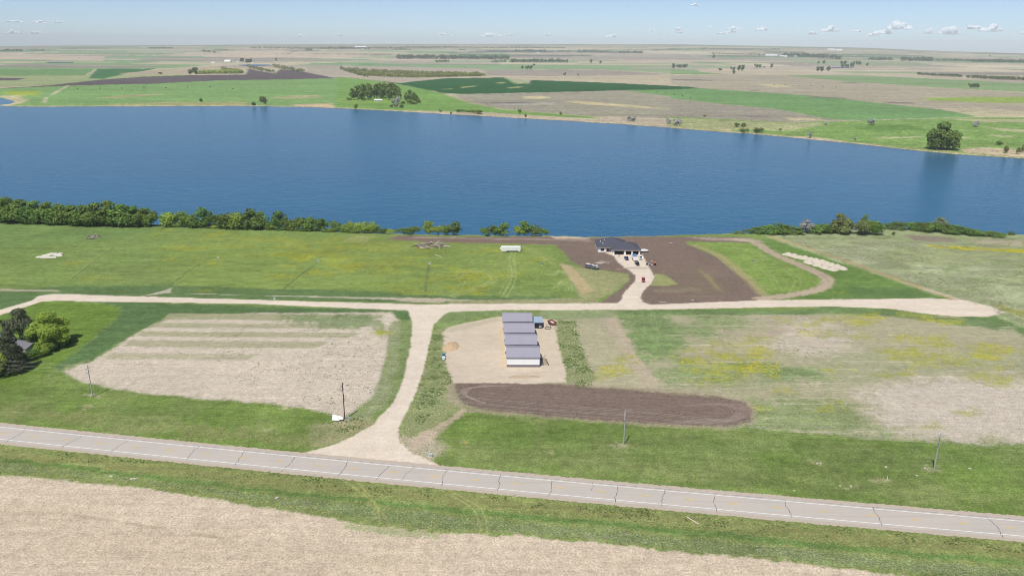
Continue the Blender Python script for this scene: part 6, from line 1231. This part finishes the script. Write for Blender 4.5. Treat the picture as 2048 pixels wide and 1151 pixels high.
belt('young_plantation', [(396, 148), (430, 147), (480, 147)], 6, 'bright young plantation beside the plowed far field', 'wood', 303, per=2.2, thick=6, mat='bright'); belt('young_plantation', [(445, 141), (470, 144), (488, 147)], 6, 'olive edge of the young plantation', 'wood', 304, per=2.2, thick=3, mat='olive')
belt('tree_strip', [(498, 136), (520, 141), (535, 144), (548, 146)], 6, 'left diagonal strip of trees across the plowed far field', 'wood', 305, per=2, thick=2, mat='olive'); belt('tree_strip', [(548, 135), (570, 139), (595, 144), (610, 145)], 6, 'right diagonal strip of trees across the plowed far field', 'wood', 306, per=2, thick=2, mat='olive')
# buildings on the plain
farm(456, 124, 46, 30, 8, 15, M_FWHITE, M_FWHITE, 'white arched-looking barn on the left plain'); farm(427, 126, 30, 14, 4, 6, M_FWHITE, M_FWHITE, 'low white shed left of the white barn on the left plain', 'shed', 'farm_shed'); farm(476, 124.5, 22, 12, 5, 8, M_FWHITE, M_FGREY, 'grey-roofed farmhouse beside the white barn', 'house', 'farm_house'); farm(504, 127, 16, 10, 5, 8, M_FWHITE, M_FGREY, 'small white building among the trees of the left farm', 'shed', 'farm_shed')
farm(1542, 112.5, 130, 40, 12, 17, M_FWHITE, M_FWHITE, 'long white livestock barn on the right plain', 'barn', 'barn', 0.05); farm(1563, 113.5, 50, 30, 8, 12, M_FGREY, M_FWHITE, 'second white barn next to the long one'); farm(1571, 114, 32, 20, 9, 13, M_FWHITE, M_FWHITE, 'small bright white shed at the end of the dark belt', 'shed', 'farm_shed'); farm(1591, 113.5, 24, 16, 6, 9, M_FWHITE, M_FWHITE, 'small white house against the dark belt', 'house', 'farm_house')
farm(1876, 121, 36, 20, 7, 11, M_FWHITE, M_FWHITE, 'small white farm building beside the right wood', 'shed', 'farm_shed'); farm(1077, 124.8, 40, 16, 6, 10, M_FWHITE, M_FWHITE, 'low white farm building in the belt with the silo', 'shed', 'farm_shed')
o = empty('silo', GF(1082.5, 125), 0, 'pale silo standing in the farmstead belt in the middle of the plain', 'silo'); s_ = mpp(GF(1082.5, 125)); MB().tube((0, 0, 0), (0, 0, 4.6 * s_), 0.9 * s_, n=14).build('shell', M_FWHITE, o); MB().tube((0, 0, 4.6 * s_), (0, 0, 5.3 * s_), 0.9 * s_, 0.2 * s_, n=14).build('dome', M_FGREY, o)
farm(722, 97.5, 150, 60, 18, 30, M_FWHITE, M_FWHITE, 'distant white building in the long horizon wood', 'building', 'far_building'); farm(1076, 106.5, 30, 20, 6, 10, M_FWHITE, M_FGREY, 'tiny distant building below the horizon', 'building', 'far_building'); farm(1662, 101, 90, 40, 14, 22, M_FWHITE, M_FWHITE, 'tiny white building on the far right rise', 'building', 'far_building'); farm(1677, 101.5, 90, 40, 14, 22, M_FWHITE, M_FWHITE, 'tiny white building right of its twin on the far rise', 'building', 'far_building')
# hay bales dotted on the far fields
M_BALE = plain('hay_dark', (0.06, 0.055, 0.04), 0.95); bale = None
for (x, y) in [(1301, 179), (1315, 184), (1332, 187), (1348, 189.5), (1365, 193), (1381, 197), (155, 178), (200, 177.5), (244, 177.5), (288, 177), (332, 176.5), (375, 175.5), (420, 174.5), (466, 178.5), (1548, 170), (1571, 170), (1598, 171.5), (1622, 172), (1646, 173.5), (1672, 175)]:
    c0 = GF(x, y)
    if bale is None:
        bale = MB().tube((-1.3, 0, 1.4), (1.3, 0, 1.4), 1.4, n=12).build('hay_bale', M_BALE, None, c0); tag(bale, 'small dark round bale dotted in a line on the far fields', 'hay bale', 'bales on the far fields')
    else:
        q = bale.copy(); COL.objects.link(q); q.location = [float(v) for v in c0]
# fence posts along the drive-in boundary and the far shore poles
M_FPOST = plain('fence_post', (0.10, 0.09, 0.08), 0.9)
for (x, y, h) in [(1029, 222, 6), (1106, 226, 8), (1176, 229, 6), (1200, 230, 3)]:
    c0 = GF(x, y); s_ = mpp(c0); o = empty('line_pole', c0, 0.3, 'thin dark pole standing in the far-shore field', 'pole', 'poles on the far shore'); MB().tube((0, 0, 0), (0, 0, h * s_), 0.22, 0.16, n=6).build('post', M_FPOST, o); MB().box(-1.2, 1.2, -0.1, 0.1, h * s_ - 0.9, h * s_ - 0.65).build('crossarm', M_FPOST, o)
# field stones along the verge
M_STONE = plain('field_stone', (0.46, 0.42, 0.36), 0.9, var=0.2); rsK = random.Random(21)
for (x, y) in [(222, 951), (263, 957), (269, 956), (259, 976), (321, 985), (554, 994.5), (1634.5, 926), (1588, 980), (1702, 971), (1680, 971), (1772, 933), (1834, 950), (1850, 935), (1940, 936), (1641, 925)]:   # one stone each
    b = MB(); bmx = bmesh.new(); bmesh.ops.create_icosphere(bmx, subdivisions=2, radius=1.0)
    for v in bmx.verts: v.co *= rsK.uniform(0.8, 1.1)
    b.add([tuple(v.co) for v in bmx.verts], [tuple(v.index for v in f.verts) for f in bmx.faces]); bmx.free()
    o = b.build('field_stone', M_STONE, None, on(x, y, 0.08), smooth=False); r = rsK.uniform(0.25, 0.42); o.scale = (r * 1.5, r, r * 0.6); o.rotation_euler[2] = rsK.random() * 3; tag(o, 'small pale field stone lying in the highway verge grass', 'stone', 'stones in the highway verge')

# ================================================================== WEEDS, FLOWERS AND TALL GRASS (nobody could count them)
def inside(Q, x, y):
    r = np.zeros(len(x), bool)
    for a, b in zip(Q, np.roll(Q, -1, 0)):
        with np.errstate(divide='ignore', invalid='ignore'): r ^= ((a[1] > y) != (b[1] > y)) & (x < (b[0] - a[0]) * (y - a[1]) / (b[1] - a[1] + 1e-12) + a[0])
    return r
def scatter(name, polys, dens, size, mat, label, cat, seed, clump=0.5, cs=7.0, hk=0.7, quads=3):
    rs = np.random.RandomState(seed); pts = []
    for pg in polys:
        Q = np.array([G(*p)[:2] for p in pg]); lo, hi = Q.min(0), Q.max(0); n_ = int((hi[0] - lo[0]) * (hi[1] - lo[1]) * dens * 2)
        x = rs.uniform(lo[0], hi[0], n_); y = rs.uniform(lo[1], hi[1], n_)
        k = inside(Q, x + rs.normal(size=n_) * 0.8, y + rs.normal(size=n_) * 0.8) & (np.abs(x) < 0.72 * y + 30)
        f_ = fbm(x * 0.6, y, cs, 4, seed % 13); k &= rs.rand(n_) < np.clip((f_ - clump) * 6, 0, 1)
        pts.append(np.stack([x[k], y[k]], 1))
    p = np.concatenate(pts); n_ = len(p) * quads; c = np.repeat(p, quads, 0); s_ = size * rs.uniform(0.5, 1.25, n_)[:, None]
    off = rs.normal(size=(n_, 2)) * size * 0.5; b3 = np.concatenate([c + off, rs.uniform(0.08, 0.30, (n_, 1)) * hk], 1)
    nr_ = rs.normal(size=(n_, 3)) * np.array([0.38, 0.38, 0]) + np.array([-0.1, -0.2, 1.0]); u = np.cross(nr_, rs.normal(size=(n_, 3))); u /= np.linalg.norm(u, axis=1, keepdims=True); v = np.cross(nr_, u); v /= np.linalg.norm(v, axis=1, keepdims=True)
    V_ = np.stack([b3 - u * s_ * 0.5, b3 - v * s_ * 0.3, b3 + u * s_ * 0.5, b3 + v * s_ * 0.3], 1).reshape(-1, 3); V_[:, 2] = np.maximum(V_[:, 2], 0.01)
    me = numesh(name, V_, np.arange(4 * n_).reshape(n_, 4)); me.materials.append(mat); return tag(link(name, me), label, cat, None, 'stuff')
WD = leafmat('weed_green', (0.085, 0.14, 0.035), (0.15, 0.22, 0.06), 0.3, 0.0); WY = leafmat('flower_yellow', (0.42, 0.40, 0.02), (0.62, 0.58, 0.03), 0.3, 0.0); WP = leafmat('dry_grass', (0.30, 0.30, 0.20), (0.42, 0.41, 0.30), 0.3, 0.0); WG = leafmat('tuft_green', (0.17, 0.215, 0.08), (0.26, 0.30, 0.13), 0.3, 0.0)
scatter('weeds', [[(1112, 640), (1150, 642), (1162, 690), (1192, 755), (1160, 785), (1122, 770), (1132, 735), (1116, 690)], [(866, 664), (888, 664), (893, 725), (905, 765), (880, 800), (845, 850), (830, 840), (856, 730)], [(640, 845), (720, 830), (740, 845), (690, 870)]], 0.9, 0.55, WD, 'leafy dark green weeds fringing the gravel lot and road', 'weeds', 5, 0.42, 5)
scatter('field_weeds', [[(1240, 625), (1700, 635), (1700, 740), (1640, 800), (1760, 876), (1510, 856), (1508, 815), (1330, 780)], [(340, 632), (790, 628), (770, 700), (740, 800), (690, 832), (300, 700)], [(290, 655), (345, 630), (340, 645), (230, 705), (180, 728)]], 0.10, 0.45, WG, 'sparse low weeds dotted over the bare fields', 'weeds', 6, 0.46, 9)
scatter('yellow_flowers', [[(1330, 700), (1560, 690), (1560, 770), (1400, 775)], [(1780, 668), (2020, 690), (2030, 730), (1960, 760), (1780, 720)], [(1540, 630), (1930, 628), (1930, 650), (1540, 655)], [(1210, 705), (1275, 710), (1260, 762), (1195, 755)], [(1600, 660), (1740, 660), (1740, 685), (1600, 690)], [(1480, 665), (1530, 665), (1530, 690), (1480, 690)], [(1640, 735), (1830, 735), (1830, 755), (1640, 755)]], 0.9, 0.40, WY, 'yellow wildflowers in patches over the weedy field', 'flowers', 7, 0.52, 8)
scatter('yellow_flowers', [[(300, 465), (1000, 478), (1000, 590), (560, 590), (300, 540)], [(1620, 582), (1690, 582), (1690, 594), (1620, 594)], [(1850, 488), (2140, 500), (2140, 510), (1860, 497)]], 0.45, 0.42, WY, 'yellow wildflowers dotted through the green field toward the lake', 'flowers', 8, 0.56, 14)
scatter('dry_tufts', [[(1560, 474), (1780, 470), (2250, 480), (2400, 700), (2040, 645), (1900, 590), (1700, 530)]], 0.55, 0.55, WP, 'pale dry grass tufts over the meadow east of the fence line', 'grass', 9, 0.44, 8)
scatter('meadow_tufts', [[(1560, 474), (1780, 470), (2250, 480), (2400, 700), (2040, 645), (1900, 590), (1700, 530)]], 0.4, 0.6, WG, 'green grass tufts over the meadow east of the fence line', 'grass', 10, 0.46, 8)
scatter('verge_tufts', [[(-150, 915), (0, 925), (600, 998), (1200, 1058), (2048, 1140), (2250, 1160), (2250, 1200), (2048, 1166), (1640, 1122), (1300, 1090), (1050, 1064), (850, 1058), (600, 1016), (300, 970), (0, 942), (-150, 930)]], 1.2, 0.26, WP, 'pale seeding grass in the ditch south of the highway', 'grass', 11, 0.48, 5)
scatter('verge_weeds', [[(-150, 882), (0, 890), (600, 952), (1200, 1012), (2048, 1090), (2200, 1105), (2200, 1125), (2048, 1108), (1200, 1030), (600, 970), (0, 905), (-150, 895)]], 0.8, 0.38, WD, 'dark weeds along the south edge of the highway', 'weeds', 12, 0.50, 4)

# ================================================================== CLOUDS
m, nt, b_ = nodemat('cloud'); tc_ = N(nt, 'ShaderNodeTexCoord')
b_.inputs['Base Color'].default_value = (0.97, 0.97, 0.97, 1); b_.inputs['Roughness'].default_value = 1.0; b_.inputs['Specular IOR Level'].default_value = 0.0
trn = N(nt, 'ShaderNodeBsdfTransparent'); trl = N(nt, 'ShaderNodeBsdfTranslucent'); trl.inputs['Color'].default_value = (0.97, 0.97, 0.98, 1)
mx1 = N(nt, 'ShaderNodeMixShader'); mx1.inputs[0].default_value = 0.5; nt.links.new(b_.outputs[0], mx1.inputs[1]); nt.links.new(trl.outputs[0], mx1.inputs[2])
mx2 = N(nt, 'ShaderNodeMixShader'); nt.links.new(maprange(nt, noise(nt, 0.006, 4, 0.65), 0.38, 0.62, 0.92, 0.38), mx2.inputs[0]); nt.links.new(b_.outputs[0], mx2.inputs[1]); nt.links.new(trn.outputs[0], mx2.inputs[2]); nt.links.new(mx2.outputs[0], nt.nodes['Material Output'].inputs[0])
CM = m; cloud_me = []
for k in range(5):
    rs = np.random.RandomState(60 + k); bl = []
    for i in range(14):
        x = rs.uniform(-0.36, 0.36); r = (0.10 + 0.09 * rs.rand()) * (1.15 - 1.6 * abs(x)); bl.append((x, rs.uniform(-0.12, 0.12), rs.uniform(0.0, 0.26) * (1 - 2.3 * abs(x) ** 1.2), r))
    bl += [(x, 0, 0.02, 0.09) for x in np.linspace(-0.34, 0.34, 6)]
    bmx = bmesh.new(); bmesh.ops.create_icosphere(bmx, subdivisions=5, radius=1.0); B_ = np.array(bl)
    for v in bmx.verts:      # one closed billowing skin: the farthest blob surface along each direction from the middle
        q = np.array(v.co) * np.array([1.0, 0.6, 0.55]); q /= np.linalg.norm(q); c_ = B_[:, :3] - np.array([0, 0, 0.05]); bdot = c_ @ q
        disc = bdot ** 2 - (c_ ** 2).sum(1) + B_[:, 3] ** 2; t_ = np.where(disc > 0, bdot + np.sqrt(np.maximum(disc, 0)), 0.03)
        p = q * max(0.03, t_.max()); v.co = (p[0], p[1], max(p[2], -0.05 + 0.01 * math.sin(20 * p[0])))
    me = bpy.data.meshes.new('cloud'); bmx.to_mesh(me); bmx.free(); me.materials.append(CM); me.polygons.foreach_set('use_smooth', [True] * len(me.polygons)); cloud_me.append(me)
for k, (x, y, w, h) in enumerate([(1800, 52, 40, 15), (1898, 61, 40, 17), (1982, 57, 38, 13), (1948, 55, 30, 8), (1765, 64, 30, 10), (1745, 70, 20, 6), (1858, 62, 18, 12), (1660, 58, 32, 12), (1625, 66, 18, 8), (1524, 58, 22, 8), (1470, 56, 22, 6), (1445, 66, 20, 6), (1462, 63, 16, 5), (1357, 58, 14, 8), (1358, 64, 16, 5), (985, 70, 38, 8), (1020, 69, 14, 5), (885, 68, 16, 6),
                                  (1100, 69, 14, 5), (1222, 72, 22, 7), (1303, 60, 10, 7), (30, 43, 26, 4), (27, 64, 22, 8), (73, 65, 18, 6), (80, 44, 26, 5), (603, 71, 16, 5), (680, 70, 10, 5), (1390, 9, 18, 5), (118, 44, 14, 4), (1715, 62, 14, 4), (1420, 54, 10, 4), (2044, 66, 12, 6), (910, 69, 10, 4)]):
    d = ray(x, y + h * 0.3); d = d / np.linalg.norm(d); p = np.array([0, 0, CAMH]) + d * 34000; s = 34000 / FPX
    o = link('cloud', cloud_me[k % 5]); o.location = [float(v) for v in p]; o.scale = (w * s * 1.3, w * s, h * s * 2.6); o.rotation_euler[2] = 0.3 * math.sin(k)
    tag(o, 'small white fair-weather cloud low above the horizon', 'cloud', 'small clouds above the horizon')

# ================================================================== HAZE
m = bpy.data.materials.new('haze_air'); m.use_nodes = True; nt = m.node_tree; nt.nodes.clear()
ou = nt.nodes.new('ShaderNodeOutputMaterial'); pv = nt.nodes.new('ShaderNodeVolumePrincipled')
pv.inputs['Color'].default_value = (0.93, 0.97, 1.0, 1); pv.inputs['Density'].default_value = 4.6e-5; pv.inputs['Anisotropy'].default_value = -0.3
nt.links.new(pv.outputs[0], ou.inputs['Volume'])
tag(MB().box(-21500, 21500, -21000, 21000, -12, 330).build('haze', m), 'thin pale blue air over the whole plain', 'haze', kind='stuff')
